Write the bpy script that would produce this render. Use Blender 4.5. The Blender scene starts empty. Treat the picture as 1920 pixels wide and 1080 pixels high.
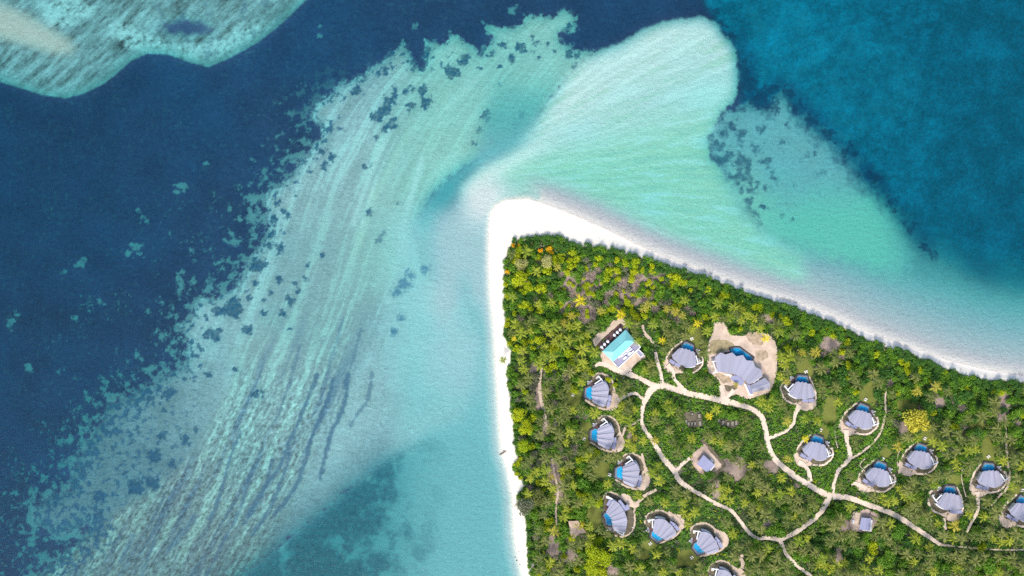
import bpy, math, random
import numpy as np
from mathutils import Vector, Matrix

# ------------------------------------------------------------------ frame, camera, light
S = 0.35                    # metres per photograph pixel on the ground plane
G = 1.6                     # height of the island's ground above the sea
ALT = 448.0                 # camera height above the island's ground
scene = bpy.context.scene
col = scene.collection

cam_d = bpy.data.cameras.new('camera')
cam_d.lens = 24.0; cam_d.sensor_width = 36.0; cam_d.clip_start = 1.0; cam_d.clip_end = 6000.0
cam = bpy.data.objects.new('camera', cam_d); col.objects.link(cam)
cam.location = (0, 0, ALT + G); cam.rotation_euler = (0, 0, 0)
scene.camera = cam

SUN_EL, SUN_AZ = math.radians(46), math.radians(250)     # azimuth counted anticlockwise from +X (light from lower left)
world = bpy.data.worlds.new('World'); scene.world = world; world.use_nodes = True
nt = world.node_tree; nt.nodes.clear()
sky = nt.nodes.new('ShaderNodeTexSky'); sky.sky_type = 'NISHITA'; sky.sun_disc = False
sky.sun_elevation = SUN_EL; sky.sun_rotation = math.radians(90) - SUN_AZ
sky.air_density = 1.0; sky.dust_density = 2.5; sky.ozone_density = 1.0
bg = nt.nodes.new('ShaderNodeBackground'); bg.inputs['Strength'].default_value = 0.11
wo = nt.nodes.new('ShaderNodeOutputWorld')
nt.links.new(sky.outputs[0], bg.inputs['Color']); nt.links.new(bg.outputs[0], wo.inputs['Surface'])
sun_d = bpy.data.lights.new('sun', 'SUN'); sun_d.energy = 1.5; sun_d.angle = math.radians(16); sun_d.color = (1.0, 0.955, 0.89)
sun = bpy.data.objects.new('sun', sun_d); col.objects.link(sun)
sd = Vector((math.cos(SUN_EL)*math.cos(SUN_AZ), math.cos(SUN_EL)*math.sin(SUN_AZ), math.sin(SUN_EL)))
sun.rotation_euler = sd.to_track_quat('Z', 'Y').to_euler(); sun.location = sd*900
vs = scene.view_settings
vs.view_transform = 'Standard'; vs.look = 'None'; vs.exposure = 1.36; vs.gamma = 1.0; vs.use_curve_mapping = False
scene.render.engine = 'CYCLES'
scene.cycles.max_bounces = 6; scene.cycles.diffuse_bounces = 3; scene.cycles.glossy_bounces = 2
scene.cycles.transmission_bounces = 3; scene.cycles.transparent_max_bounces = 10; scene.cycles.volume_bounces = 0
scene.cycles.use_denoising = False
scene.cycles.sample_clamp_direct = 0.7; scene.cycles.sample_clamp_indirect = 0.7
scene.render.film_transparent = False

# ------------------------------------------------------------------ helpers
rng = np.random.default_rng(11)
random.seed(5)

def W(px, py, h=0.0):
    """point h metres above the ground that lies over photograph pixel px, py"""
    f = 1.0 - h/ALT
    return Vector(((px-960.0)*S*f, (540.0-py)*S*f, G+h))

def nd(m, t, **kw):
    n = m.node_tree.nodes.new(t)
    for k, v in kw.items(): setattr(n, k, v)
    return n

def material(name, colr, rough=0.7, var=0.12, scale=0.6, spec=0.3, per='noise', metal=0.0, bump=0.0, bscale=2.0):
    """principled surface whose colour wanders with a noise (and per object or per island)"""
    m = bpy.data.materials.new(name); m.use_nodes = True
    t = m.node_tree; b = t.nodes['Principled BSDF']
    b.inputs['Roughness'].default_value = rough; b.inputs['Metallic'].default_value = metal
    b.inputs['Specular IOR Level'].default_value = spec
    tc = nd(m, 'ShaderNodeNewGeometry')
    nz = nd(m, 'ShaderNodeTexNoise'); nz.inputs['Scale'].default_value = scale; nz.inputs['Detail'].default_value = 4
    t.links.new(tc.outputs['Position'], nz.inputs['Vector'])
    mr = nd(m, 'ShaderNodeMapRange'); mr.inputs[1].default_value = 0.25; mr.inputs[2].default_value = 0.75
    mr.inputs[3].default_value = 1-var; mr.inputs[4].default_value = 1+var
    t.links.new(nz.outputs[0], mr.inputs[0])
    fac = mr.outputs[0]
    if per in ('island', 'object'):
        src = tc.outputs['Random Per Island'] if per == 'island' else nd(m, 'ShaderNodeObjectInfo').outputs['Random']
        m2 = nd(m, 'ShaderNodeMapRange'); m2.inputs[3].default_value = 1-1.6*var; m2.inputs[4].default_value = 1+1.6*var
        t.links.new(src, m2.inputs[0])
        mm = nd(m, 'ShaderNodeMath', operation='MULTIPLY'); t.links.new(fac, mm.inputs[0]); t.links.new(m2.outputs[0], mm.inputs[1])
        fac = mm.outputs[0]
    mx = nd(m, 'ShaderNodeVectorMath', operation='SCALE'); mx.inputs[0].default_value = colr[:3]
    t.links.new(fac, mx.inputs['Scale']); t.links.new(mx.outputs[0], b.inputs['Base Color'])
    if bump:
        n2 = nd(m, 'ShaderNodeTexNoise'); n2.inputs['Scale'].default_value = bscale; n2.inputs['Detail'].default_value = 3
        t.links.new(tc.outputs['Position'], n2.inputs['Vector'])
        bp = nd(m, 'ShaderNodeBump'); bp.inputs['Strength'].default_value = bump; bp.inputs['Distance'].default_value = 0.2
        t.links.new(n2.outputs[0], bp.inputs['Height']); t.links.new(bp.outputs[0], b.inputs['Normal'])
    return m

def leaf_material(name, c1, c2, trans=0.3, var=0.35, rough=0.55):
    """leaves: each leaf (mesh island) and each plant (object) takes its own mix of two greens; some light passes through"""
    m = bpy.data.materials.new(name); m.use_nodes = True
    t = m.node_tree; b = t.nodes['Principled BSDF']; out = t.nodes['Material Output']
    b.inputs['Roughness'].default_value = rough; b.inputs['Specular IOR Level'].default_value = 0.25
    g = nd(m, 'ShaderNodeNewGeometry'); oi = nd(m, 'ShaderNodeObjectInfo')
    nz = nd(m, 'ShaderNodeTexNoise'); nz.inputs['Scale'].default_value = 0.35; nz.inputs['Detail'].default_value = 2
    t.links.new(g.outputs['Position'], nz.inputs['Vector'])
    a = nd(m, 'ShaderNodeMath', operation='ADD'); t.links.new(oi.outputs['Random'], a.inputs[0]); t.links.new(nz.outputs[0], a.inputs[1])
    a2 = nd(m, 'ShaderNodeMath', operation='MULTIPLY_ADD'); a2.inputs[1].default_value = 0.7; a2.inputs[2].default_value = -0.2
    t.links.new(a.outputs[0], a2.inputs[0])
    mx = nd(m, 'ShaderNodeMix', data_type='RGBA'); mx.clamp_factor = True
    mx.inputs[6].default_value = (*c1, 1); mx.inputs[7].default_value = (*c2, 1)
    t.links.new(a2.outputs[0], mx.inputs[0])
    mr = nd(m, 'ShaderNodeMapRange'); mr.inputs[3].default_value = 1-var; mr.inputs[4].default_value = 1+var
    t.links.new(g.outputs['Random Per Island'], mr.inputs[0])
    sc = nd(m, 'ShaderNodeVectorMath', operation='SCALE'); t.links.new(mx.outputs[2], sc.inputs[0]); t.links.new(mr.outputs[0], sc.inputs['Scale'])
    t.links.new(sc.outputs[0], b.inputs['Base Color'])
    tr = nd(m, 'ShaderNodeBsdfTranslucent'); t.links.new(sc.outputs[0], tr.inputs['Color'])
    ms = nd(m, 'ShaderNodeMixShader'); ms.inputs[0].default_value = trans
    t.links.new(b.outputs[0], ms.inputs[1]); t.links.new(tr.outputs[0], ms.inputs[2]); t.links.new(ms.outputs[0], out.inputs['Surface'])
    return m

def mesh(name, v, f, mat=None, smooth=False):
    me = bpy.data.meshes.new(name); me.from_pydata([tuple(p) for p in v], [], [tuple(q) for q in f]); me.update()
    if mat: me.materials.append(mat)
    if smooth: me.polygons.foreach_set('use_smooth', [True]*len(me.polygons))
    return me

def mesh_np(name, v, f, mat=None):
    """v (n,3) floats, f (m,k) ints: fast path for big meshes"""
    me = bpy.data.meshes.new(name); n, k = f.shape
    me.vertices.add(len(v)); me.vertices.foreach_set('co', np.ascontiguousarray(v, dtype=np.float32).ravel())
    me.loops.add(n*k); me.loops.foreach_set('vertex_index', np.ascontiguousarray(f, dtype=np.int32).ravel())
    me.polygons.add(n); me.polygons.foreach_set('loop_start', np.arange(0, n*k, k, dtype=np.int32))
    me.polygons.foreach_set('loop_total', np.full(n, k, dtype=np.int32))
    me.update(calc_edges=True)
    if mat: me.materials.append(mat)
    return me

def put(name, me, parent=None, loc=(0, 0, 0), rz=0.0, scale=1.0):
    o = bpy.data.objects.new(name, me); col.objects.link(o)
    o.location = loc; o.rotation_euler = (0, 0, rz); o.scale = (scale,)*3 if not hasattr(scale, '__len__') else scale
    if parent: o.parent = parent
    return o

def tag(o, label, cat=None, group=None, kind=None):
    o['label'] = label
    if cat: o['category'] = cat
    if group: o['group'] = group
    if kind: o['kind'] = kind
    return o

class MB:
    def __init__(s): s.v = []; s.f = []
    def prism(s, poly, z0, z1):
        """poly: list of (x, y) or (x, y, dz); closed solid from z0 to z1"""
        n = len(poly); a = sum(poly[i][0]*poly[(i+1) % n][1]-poly[(i+1) % n][0]*poly[i][1] for i in range(n))
        if a < 0: poly = poly[::-1]
        o = len(s.v); s.v += [(p[0], p[1], z0) for p in poly] + [(p[0], p[1], z1) for p in poly]
        s.f += [tuple(range(o+n-1, o-1, -1)), tuple(range(o+n, o+2*n))]
        s.f += [(o+i, o+(i+1) % n, o+n+(i+1) % n, o+n+i) for i in range(n)]
        return s
    def slab(s, pts, th):
        """a sloping plate: four or more 3-D corners, thickness th straight down"""
        n = len(pts); a = sum(pts[i][0]*pts[(i+1) % n][1]-pts[(i+1) % n][0]*pts[i][1] for i in range(n))
        if a < 0: pts = pts[::-1]
        o = len(s.v); s.v += [(p[0], p[1], p[2]-th) for p in pts] + [tuple(p) for p in pts]
        s.f += [tuple(range(o+n-1, o-1, -1)), tuple(range(o+n, o+2*n))]
        s.f += [(o+i, o+(i+1) % n, o+n+(i+1) % n, o+n+i) for i in range(n)]
        return s
    def bar(s, a, b, w, h):
        a = Vector(a); b = Vector(b); d = (b-a); d.z = 0; d.normalize(); n = Vector((-d.y, d.x, 0))*w*0.5
        return s.slab([a+n, a-n, b-n, b+n], h)
    def disc(s, x, y, r, z0, z1, n=14):
        return s.prism([(x+r*math.cos(2*math.pi*i/n), y+r*math.sin(2*math.pi*i/n)) for i in range(n)], z0, z1)
    def tube(s, pts, radii, n=6):
        o = len(s.v); P = [Vector(p) for p in pts]
        for i, p in enumerate(P):
            d = (P[min(i+1, len(P)-1)]-P[max(i-1, 0)]).normalized()
            u = d.orthogonal().normalized(); w = d.cross(u)
            s.v += [tuple(p + (u*math.cos(2*math.pi*k/n)+w*math.sin(2*math.pi*k/n))*radii[i]) for k in range(n)]
        for i in range(len(P)-1):
            s.f += [(o+i*n+k, o+i*n+(k+1) % n, o+(i+1)*n+(k+1) % n, o+(i+1)*n+k) for k in range(n)]
        s.f += [tuple(range(o+n-1, o-1, -1)), tuple(range(o+(len(P)-1)*n, o+len(P)*n))]
        return s
    def put(s, name, mat, parent=None, **kw): return put(name, mesh(name, s.v, s.f, mat), parent, **kw)

# ------------------------------------------------------------------ numpy fields
_perm = np.concatenate([rng.permutation(512)]*2).astype(np.int32)
_gx = np.cos(np.arange(512)*2*np.pi*0.6180339).astype(np.float32); _gy = np.sin(np.arange(512)*2*np.pi*0.6180339).astype(np.float32)
def perlin(x, y, seed=0):
    xi = np.floor(x).astype(np.int32); yi = np.floor(y).astype(np.int32)
    fx = (x-xi).astype(np.float32); fy = (y-yi).astype(np.float32)
    u = fx*fx*fx*(fx*(fx*6-15)+10); v = fy*fy*fy*(fy*(fy*6-15)+10)
    def g(ix, iy, dx, dy):
        h = _perm[(_perm[(ix+seed*57) & 511] + iy + seed*131) & 511]
        return _gx[h]*dx + _gy[h]*dy
    a = g(xi, yi, fx, fy); b = g(xi+1, yi, fx-1, fy); c = g(xi, yi+1, fx, fy-1); d = g(xi+1, yi+1, fx-1, fy-1)
    return ((a+u*(b-a)) + v*((c+u*(d-c))-(a+u*(b-a))))*1.5
def fbm(x, y, scale, octv=4, seed=0, gain=0.5):
    s = np.zeros_like(x, dtype=np.float32); a = 1.0; k = 1.0/scale; tot = 0
    for i in range(octv):
        s += a*perlin(x*k+i*17.3, y*k-i*9.7, seed+i); tot += a; a *= gain; k *= 2.03
    return s/tot
def sstep(a, b, x):
    t = np.clip((x-a)/(b-a), 0, 1); return t*t*(3-2*t)
def lerp(a, b, t): return a+(b-a)*t
def sdf(poly, x, y):
    """signed distance to a polygon, positive inside"""
    d = np.full(x.shape, 1e12, dtype=np.float32); ins = np.zeros(x.shape, dtype=bool); n = len(poly)
    for i in range(n):
        ax, ay = poly[i]; bx, by = poly[(i+1) % n]; ex, ey = bx-ax, by-ay
        wx = x-ax; wy = y-ay; t = np.clip((wx*ex+wy*ey)/(ex*ex+ey*ey+1e-9), 0, 1)
        dx = wx-ex*t; dy = wy-ey*t; np.minimum(d, dx*dx+dy*dy, out=d)
        if ay != by:
            c = ((ay > y) != (by > y)) & (x < (bx-ax)*(y-ay)/(by-ay)+ax); ins ^= c
    d = np.sqrt(d); return np.where(ins, d, -d)
def dline(pts, x, y):
    d = np.full(x.shape, 1e12, dtype=np.float32)
    for i in range(len(pts)-1):
        ax, ay = pts[i][:2]; bx, by = pts[i+1][:2]; ex, ey = bx-ax, by-ay
        wx = x-ax; wy = y-ay; t = np.clip((wx*ex+wy*ey)/(ex*ex+ey*ey+1e-9), 0, 1)
        dx = wx-ex*t; dy = wy-ey*t; np.minimum(d, dx*dx+dy*dy, out=d)
    return np.sqrt(d)
def crspline(pts, step=2.0, closed=False):
    P = [np.array(p, float) for p in pts]; n = len(P); out = []
    for i in range(n if closed else n-1):
        if closed: p0, p1, p2, p3 = P[(i-1) % n], P[i], P[(i+1) % n], P[(i+2) % n]
        else: p0, p1, p2, p3 = P[max(i-1, 0)], P[i], P[i+1], P[min(i+2, n-1)]
        k = max(2, int(np.linalg.norm((p2-p1)[:2])/step))
        for j in range(k):
            t = j/k
            out.append(0.5*((2*p1)+(p2-p0)*t+(2*p0-5*p1+4*p2-p3)*t*t+(3*p1-p0-3*p2+p3)*t**3))
    if not closed: out.append(P[-1])
    return out
# ------------------------------------------------------------------ sea floor, beach and island ground: one height field, three sheets
WATERLINE = [(990,4200),(990,1110),(979,1080),(969,1037),(964,1003),(961,933),(951,880),(941,850),(938,820),(934,760),(932,720),(930,698),(926,618),
 (919,551),(917,500),(917,430),(919,400),(928,385),(947,375),(990,372),(1027,384),(1080,405),(1141,432),(1195,459),(1249,482),(1303,503),(1356,523),(1410,542),
 (1450,555),(1490,568),(1539,584),(1571,597),(1603,612),(1638,627),(1668,638),(1732,661),(1770,674),(1813,685),(1853,695),(1920,706),(2200,785),(4600,1500),(4600,4200)]
VEG = [(1010,4200),(1004,1110),(993,1073),(1000,1060),(990,1047),(988,1003),(983,967),(968,940),(975,925),(983,910),(974,897),(962,883),(970,860),(963,830),(963,800),(958,760),(953,720),
 (950,698),(957,680),(958,661),(954,645),(944,630),(947,605),(946,591),(948,570),(944,537),(944,518),(947,484),(952,465),(967,450),(1007,447),(1034,445),(1075,457),(1099,461),
 (1136,467),(1168,475),(1195,480),(1222,488),(1244,498),(1276,508),(1297,513),(1330,521),(1351,529),(1378,539),(1410,553),(1434,558),(1466,571),(1488,574),(1512,586),(1544,598),
 (1563,603),(1582,615),(1603,623),(1625,637),(1652,642),(1672,657),(1680,652),(1705,658),(1729,674),(1740,672),(1770,691),(1786,692),(1815,706),(1829,705),(1856,714),(1883,712),
 (1901,714),(1920,717),(2200,800),(4600,1520),(4600,4200)]
UL = [(-3000,-3000),(900,-3000),(640,-60),(565,0),(530,35),(480,75),(420,108),(385,122),(350,113),(310,98),(270,96),(240,110),(215,132),(190,152),(150,172),(115,181),(70,175),(40,165),(0,153),(-120,110),(-3000,-500)]
FLATS = [(1110,92),(1082,92),(1058,78),(1047,56),(1080,52),(1082,22),(1060,14),(1040,28),(1000,28),(985,25),(978,45),(960,50),(930,45),(905,36),(912,50),(925,65),(900,100),(885,85),
 (850,60),(835,78),(800,72),(795,95),(800,125),(775,120),(765,95),(752,75),(740,90),(710,115),(680,135),(650,155),(640,140),(625,160),(630,175),(600,180),(582,205),(590,228),
 (605,235),(600,262),(578,270),(580,285),(560,310),(540,330),(520,350),(495,360),(496,390),(500,425),(493,450),(455,500),(443,540),(400,560),(367,560),(360,590),(333,610),
 (348,647),(345,690),(293,712),(243,743),(200,763),(160,830),(133,880),(123,920),(64,948),(60,985),(100,1008),(150,985),(168,990),(127,1032),(67,1082),(-60,1180),(-300,1500),(-900,3500),(300,3500),
 (300,1300),(430,1095),(480,1062),(597,967),(667,909),(713,872),(772,839),(812,806),(870,790),(900,640),(860,560),(800,520),(770,440),(800,370),(822,347),(860,317),(910,283),(960,253),(993,230),(1060,147),(1093,115),(1127,92)]
FAN = [(868,372),(873,353),(890,335),(910,317),(960,290),(985,250),(1030,190),(1060,147),(1093,113),(1127,90),(1170,75),(1210,50),(1240,40),(1275,31),(1325,28),(1350,45),(1375,75),(1388,100),
 (1390,150),(1380,190),(1352,205),(1342,230),(1325,252),(1335,290),(1360,330),(1385,372),(1400,400),(1440,440),(1500,480),(1520,560),(1400,540),(1250,480),(1100,420),(960,400)]
RUB = [(1352,205),(1380,203),(1410,190),(1440,200),(1470,172),(1500,215),(1540,248),(1570,268),(1600,300),(1620,340),(1660,372),(1690,402),(1712,440),(1740,482),(1700,520),(1600,500),(1500,480),(1440,445),(1405,420),(1385,372),(1360,330),(1330,280),(1325,252)]
DEEP = [(1300,-3000),(1300,-60),(1330,0),(1350,40),(1378,72),(1392,100),(1396,150),(1400,190),(1440,195),(1480,170),(1540,245),(1600,300),(1660,372),(1715,440),(1745,470),(1800,500),(1880,530),(1960,560),(2300,680),(4600,1300),(4600,-3000)]
SOUTH = [(300,3500),(300,1300),(430,1095),(480,1062),(597,967),(667,909),(713,872),(772,839),(812,806),(880,800),(960,800),(1000,1100),(1000,3500)]
BAR = [(-200,-60),(0,5),(40,22),(85,48),(125,72),(135,86),(128,97),(95,97),(60,85),(20,75),(-40,60),(-200,40)]
GRASS_BLOBS = [(727,93,12),(742,82,9),(787,113,17),(797,100,12),(847,133,16),(867,113,10),(872,104,8),(900,90,11),(920,100,9),(943,80,9),(977,87,12),(960,107,8),(1007,77,6),(1000,67,5),(760,167,8),(790,167,12),(772,162,6),
 (770,197,11),(800,190,12),(727,190,14),(735,180,9),(710,213,16),(722,205,12),(733,232,13),(720,243,8),(603,283,9),(620,293,9),(607,310,8),(680,310,6),(693,307,4),(907,213,10),(916,221,6),(897,243,6),(890,267,6),(937,157,4),(900,127,5),(937,120,6),
 (1067,98,8),(1083,100,7),(1080,123,9),(1070,43,7),(1062,55,8),(977,213,8),(970,232,8),(720,130,9),(668,167,10),(803,90,8),(740,163,7),(1040,93,4),(1027,80,4),(703,257,6),(1000,95,3),(1010,105,4),
 (483,497,15),(474,503,9),(520,467,9),(500,463,9),(475,533,9),(503,547,6),(463,560,7),(490,563,4),(540,565,10),(493,590,9),(527,587,7),(520,523,9),(557,547,7),(550,530,4),(572,523,5),(573,497,5),(537,403,9),(530,395,7),
 (460,617,11),(433,577,22),(410,585,14),(400,627,14),(385,632,10),(387,703,9),(600,477,6),(540,617,4),(437,693,5),(690,397,9),(710,450,8),(720,433,6),(747,380,4),(757,533,16),(768,517,11),(743,547,11),(750,597,9),(737,623,7),
 (310,740,13),(277,748,7),(303,770,5),(480,743,11),(486,736,7),(363,807,7),(343,830,11),(300,820,8),(287,857,14),(320,873,8),(250,917,18),(283,910,15),(180,933,14),(180,967,9),(207,840,5),(187,863,5),(230,890,6),(345,600,8),(520,380,7),(511,410,9),(505,440,8)]
RUB_BLOBS = [(1400,120,14),(1398,175,12),(1450,190,14),(1485,165,11),(1505,195,11),(1532,222,13),(1562,247,13),(1600,282,13),(1640,322,12),(1682,378,12),(1715,425,11),(1745,460,12),(1760,480,8),(1375,60,10),(1345,20,12),(1360,40,9),(1355,213,8),(1352,226,6),(1375,235,9),(1385,220,4),(1412,268,4),(1420,280,6),(1425,284,4),(1520,290,4),(1532,286,4),(1393,355,6),(1408,378,10),(1415,402,12),(1405,392,8),(1440,352,6),(1435,385,5),(1447,390,4),(1470,403,4),(1490,412,3),
 (1363,337,3),(1365,357,4),(1387,398,5),(1617,323,5),(1655,330,10),(1640,318,8),(1430,180,22),(1405,150,20),(1450,160,14),(1460,210,5),(1480,232,5),(1505,245,4),(1590,300,6)]
SOFT_BLOBS = [(1350,300,10),(1410,340,14),(1440,300,10),(1430,240,9),(1475,265,7),(1360,250,10),(1400,395,16),(1455,330,8),(1330,258,9),(1348,268,15),(1372,290,14),(1395,305,20),(1390,330,16),(1420,420,16),(1395,250,12)]
SAND_BLOBS = [(247,467,11),(240,458,5),(232,474,5),(143,493,8),(113,510,4),(133,597,6),(13,600,6),(20,590,5),(7,612,5),(267,413,4),(262,404,3),(250,390,5),(427,437,6),(448,453,7),(467,397,12),(475,373,8),(383,540,8),(392,530,5),(180,567,5),(43,690,9),(103,700,5),
 (310,697,8),(317,643,6),(322,660,4),(333,350,9),(340,344,6),(325,357,5),(597,43,2.5),(595,63,3.5),(777,47,6),(840,53,3),(957,17,7),(965,10,5),(547,297,6),(517,277,3),(380,305,3),(440,530,4),(363,577,6),(345,452,5),(350,470,5)]

xs = np.concatenate([[-4200,-2600,-1500,-900,-500,-260,-130,-70], np.arange(-40, 1961, 2.0), [1990,2050,2180,2420,2820,3420,4600]]).astype(np.float32)
ys = np.concatenate([[-2900,-1800,-1000,-500,-240,-120,-65], np.arange(-40, 1121, 2.0), [1150,1210,1330,1580,2080,2880,4000]]).astype(np.float32)
X, Y = np.meshgrid(xs, ys)
NX, NY = len(xs), len(ys)

def blobs(lst, jag=0.35, seed=3, soft=1.5):
    n1 = fbm(X, Y, 14, 3, seed); n2 = fbm(X, Y, 6, 2, seed+5)
    m = np.zeros_like(X)
    for bx, by, r in lst:
        i0, i1 = np.searchsorted(xs, [bx-3*r, bx+3*r]); j0, j1 = np.searchsorted(ys, [by-3*r, by+3*r])
        sl = (slice(j0, j1), slice(i0, i1))
        d = r*0.85-np.hypot(X[sl]-bx, Y[sl]-by)+jag*2.6*min(r, 12)*n1[sl]+6.5*n2[sl]
        m[sl] = np.maximum(m[sl], sstep(-soft, soft, d))
    return m

def mixc(bed, c, m):
    m = m[..., None]
    return bed*(1-m)+np.asarray(c, dtype=np.float32)*m

C_SAND = np.array((0.80, 0.77, 0.68), np.float32)
C_SILT = np.array((0.58, 0.50, 0.50), np.float32)
C_RUB = np.array((0.56, 0.53, 0.52), np.float32)
C_GRASS_SCATTER = np.array((0.115, 0.092, 0.185), np.float32)  # dark seagrass plus the blue of light scattered in the water
C_DEEP_SCATTER = np.array((0.006, 0.33, 0.45), np.float32)  # blue of light scattered in deep water, put into the bed colour
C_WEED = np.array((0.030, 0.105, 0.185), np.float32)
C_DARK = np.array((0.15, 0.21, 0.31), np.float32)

jag8 = fbm(X, Y, 26, 5, 1, 0.6); jag3 = fbm(X, Y, 9, 4, 7, 0.6); n60 = fbm(X, Y, 70, 5, 21); n200 = fbm(X, Y, 240, 4, 33); fine = fbm(X, Y, 5, 3, 41, 0.7)
dshore = -sdf(WATERLINE, X, Y)                    # positive offshore
dveg = sdf(VEG, X, Y)                             # positive inside the vegetation
sd_ul = sdf(UL, X, Y)+jag3*1.5; sd_fl = sdf(FLATS, X, Y); sd_fan = sdf(FAN, X, Y); sd_rub = sdf(RUB, X, Y); sd_deep = sdf(DEEP, X, Y); sd_so = sdf(SOUTH, X, Y)+jag3*2

# seagrass plain, its navy tint put in for light scattered by the water
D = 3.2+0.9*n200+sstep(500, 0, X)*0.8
bed = np.ones(X.shape+(3,), np.float32)*C_GRASS_SCATTER*(1+0.25*n60+0.22*jag3+0.25*fine)[..., None]*(1+0.35*n200)[..., None]
clus = fbm(X, Y, 60, 4, 55, 0.6)
speck = sstep(0.36, 0.6, fbm(X, Y, 7, 4, 51, 0.65)*0.9+0.55*clus+0.10*sstep(330, 30, np.abs(X+0.55*(Y-500)-330))-0.12*sstep(420, 250, Y)+0.10*sstep(700, 950, Y)-0.08)
bed = mixc(bed, C_RUB*0.8, speck*0.75*(1-sstep(700, 800, X)))
bed = mixc(bed, C_RUB*0.6, sstep(0.05, 0.6, fbm(X, Y, 11, 5, 57, 0.7)+0.3*clus)*0.22*(1-sstep(900, 1100, X)))
sbm = blobs(SAND_BLOBS, 0.7, 61, 2.5)*(0.8+0.6*jag3); bed = mixc(bed, C_RUB*0.8, np.clip(sbm, 0, .85)); D = lerp(D, 2.3, np.clip(sbm, 0, 1))
# deep water on the right, its scattered blue light painted into the bed
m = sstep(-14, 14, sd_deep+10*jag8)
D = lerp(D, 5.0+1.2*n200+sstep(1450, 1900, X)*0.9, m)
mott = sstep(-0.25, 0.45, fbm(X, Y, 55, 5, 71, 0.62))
deepc = C_DEEP_SCATTER*(0.72+0.30*mott+0.30*sstep(-0.2, 0.45, fbm(X, Y, 24, 5, 77, 0.68))*sstep(1900, 1650, X)+0.22*sstep(0.0, 0.5, fbm(X, Y, 130, 5, 73, 0.65)))[..., None]*(1+0.45*fine+0.25*jag3)[..., None]
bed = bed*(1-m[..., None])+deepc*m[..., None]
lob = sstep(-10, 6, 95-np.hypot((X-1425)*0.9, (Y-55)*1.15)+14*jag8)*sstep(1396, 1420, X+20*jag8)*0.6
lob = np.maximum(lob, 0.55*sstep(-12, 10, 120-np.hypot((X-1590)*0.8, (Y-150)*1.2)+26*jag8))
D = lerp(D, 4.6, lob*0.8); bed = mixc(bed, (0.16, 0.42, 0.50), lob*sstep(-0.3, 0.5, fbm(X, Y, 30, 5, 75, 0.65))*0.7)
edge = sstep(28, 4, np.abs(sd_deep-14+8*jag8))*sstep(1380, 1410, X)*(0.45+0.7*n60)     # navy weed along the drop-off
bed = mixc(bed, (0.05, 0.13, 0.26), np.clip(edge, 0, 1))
# southern lagoon (teal, patchy weed towards the left)
ssoft = 95*sstep(690, 840, X)
m = sstep(-3-2.2*ssoft, 5, sd_so)
D = lerp(D, 3.9-1.75*sstep(620, 850, X+0.1*(Y-900)), m); bed = mixc(bed, C_RUB*lerp(0.90, 1.05, sstep(700, 860, X))[..., None], m)
pm = m*sstep(-0.20, 0.18, fbm(X, Y, 62, 5, 81, 0.62)+0.50*sstep(800, 560, X+0.35*(Y-950))-0.10)*sstep(880, 700, X)
bed = mixc(bed, (0.06, 0.14, 0.20), np.clip(pm*0.80*(0.85+0.5*jag3), 0, 1)); D = D+pm*0.5
# rubble flats
m = sstep(-4.5, 4.5, sd_fl+12*jag8+12.0*jag3)
D = lerp(D, 1.3+0.3*n200+0.15*n60, m)
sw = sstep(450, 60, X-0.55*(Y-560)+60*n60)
rub = C_RUB*(0.97+0.16*n60+0.30*fine+0.20*jag8+0.18*jag3)[..., None]*(1-np.array((0.62, 0.50, 0.44), np.float32)*sw[..., None])  # darker, greyer rubble towards the lower left, lens vignette included in the colour
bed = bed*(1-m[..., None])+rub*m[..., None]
mf = m
U = X+0.30*(Y-400)+np.where(Y > 400, 0.00020, -0.0010)*(Y-400)**2+6*fbm(X, Y, 120, 2, 90)
V = Y
st = fbm(U, V*0.055, 25, 4, 91, 0.62); st2 = fbm(U, V*0.10, 9, 3, 95, 0.6); st3 = fbm(U*0.9, V*0.5, 9, 3, 97, 0.7)
flatU = sstep(430, 560, U-0.10*(Y-400))*sstep(300, 470, Y+0.15*X)
zl = 545-0.85*np.maximum(0, Y-850)+14*jag8
zone = mf*sstep(-22, 22, U-zl)*sstep(800, 730, U)*sstep(280, 470, Y)
amp = zone*(0.62+0.38*sstep(480, 720, Y))
up = mf*sstep(760, 500, Y)*(1-0.6*zone); bed = mixc(bed, (0.70, 0.74, 0.68), up*0.75*sstep(0.06, 0.38, st+0.75*st2+0.25*st3)); bed = mixc(bed, C_RUB*0.72, up*0.65*sstep(0.05, 0.36, -st-0.7*st2))
bed = mixc(bed, C_RUB*0.70, amp*0.8)
bed = mixc(bed, (0.64, 0.68, 0.60), amp*0.85*sstep(-0.10, 0.42, st+0.55*st2+0.45*st3))
bed = mixc(bed, C_DARK, amp*sstep(0.06, 0.34, -st-0.15*st2)*0.68*sstep(540, 760, Y))
scal = fbm(U*1.0, V*0.62, 6.5, 3, 99, 0.8)*sstep(600, 800, Y)*zone
bed *= (1+1.25*np.clip(scal, -0.6, 0.8))[..., None]*(1-0.28*zone*sstep(700, 1050, Y-0.3*(X-400)))[..., None]
low = sstep(180, 420, X-(Y-1000)*-0.6)*sstep(820, 1000, Y)*mf
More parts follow.
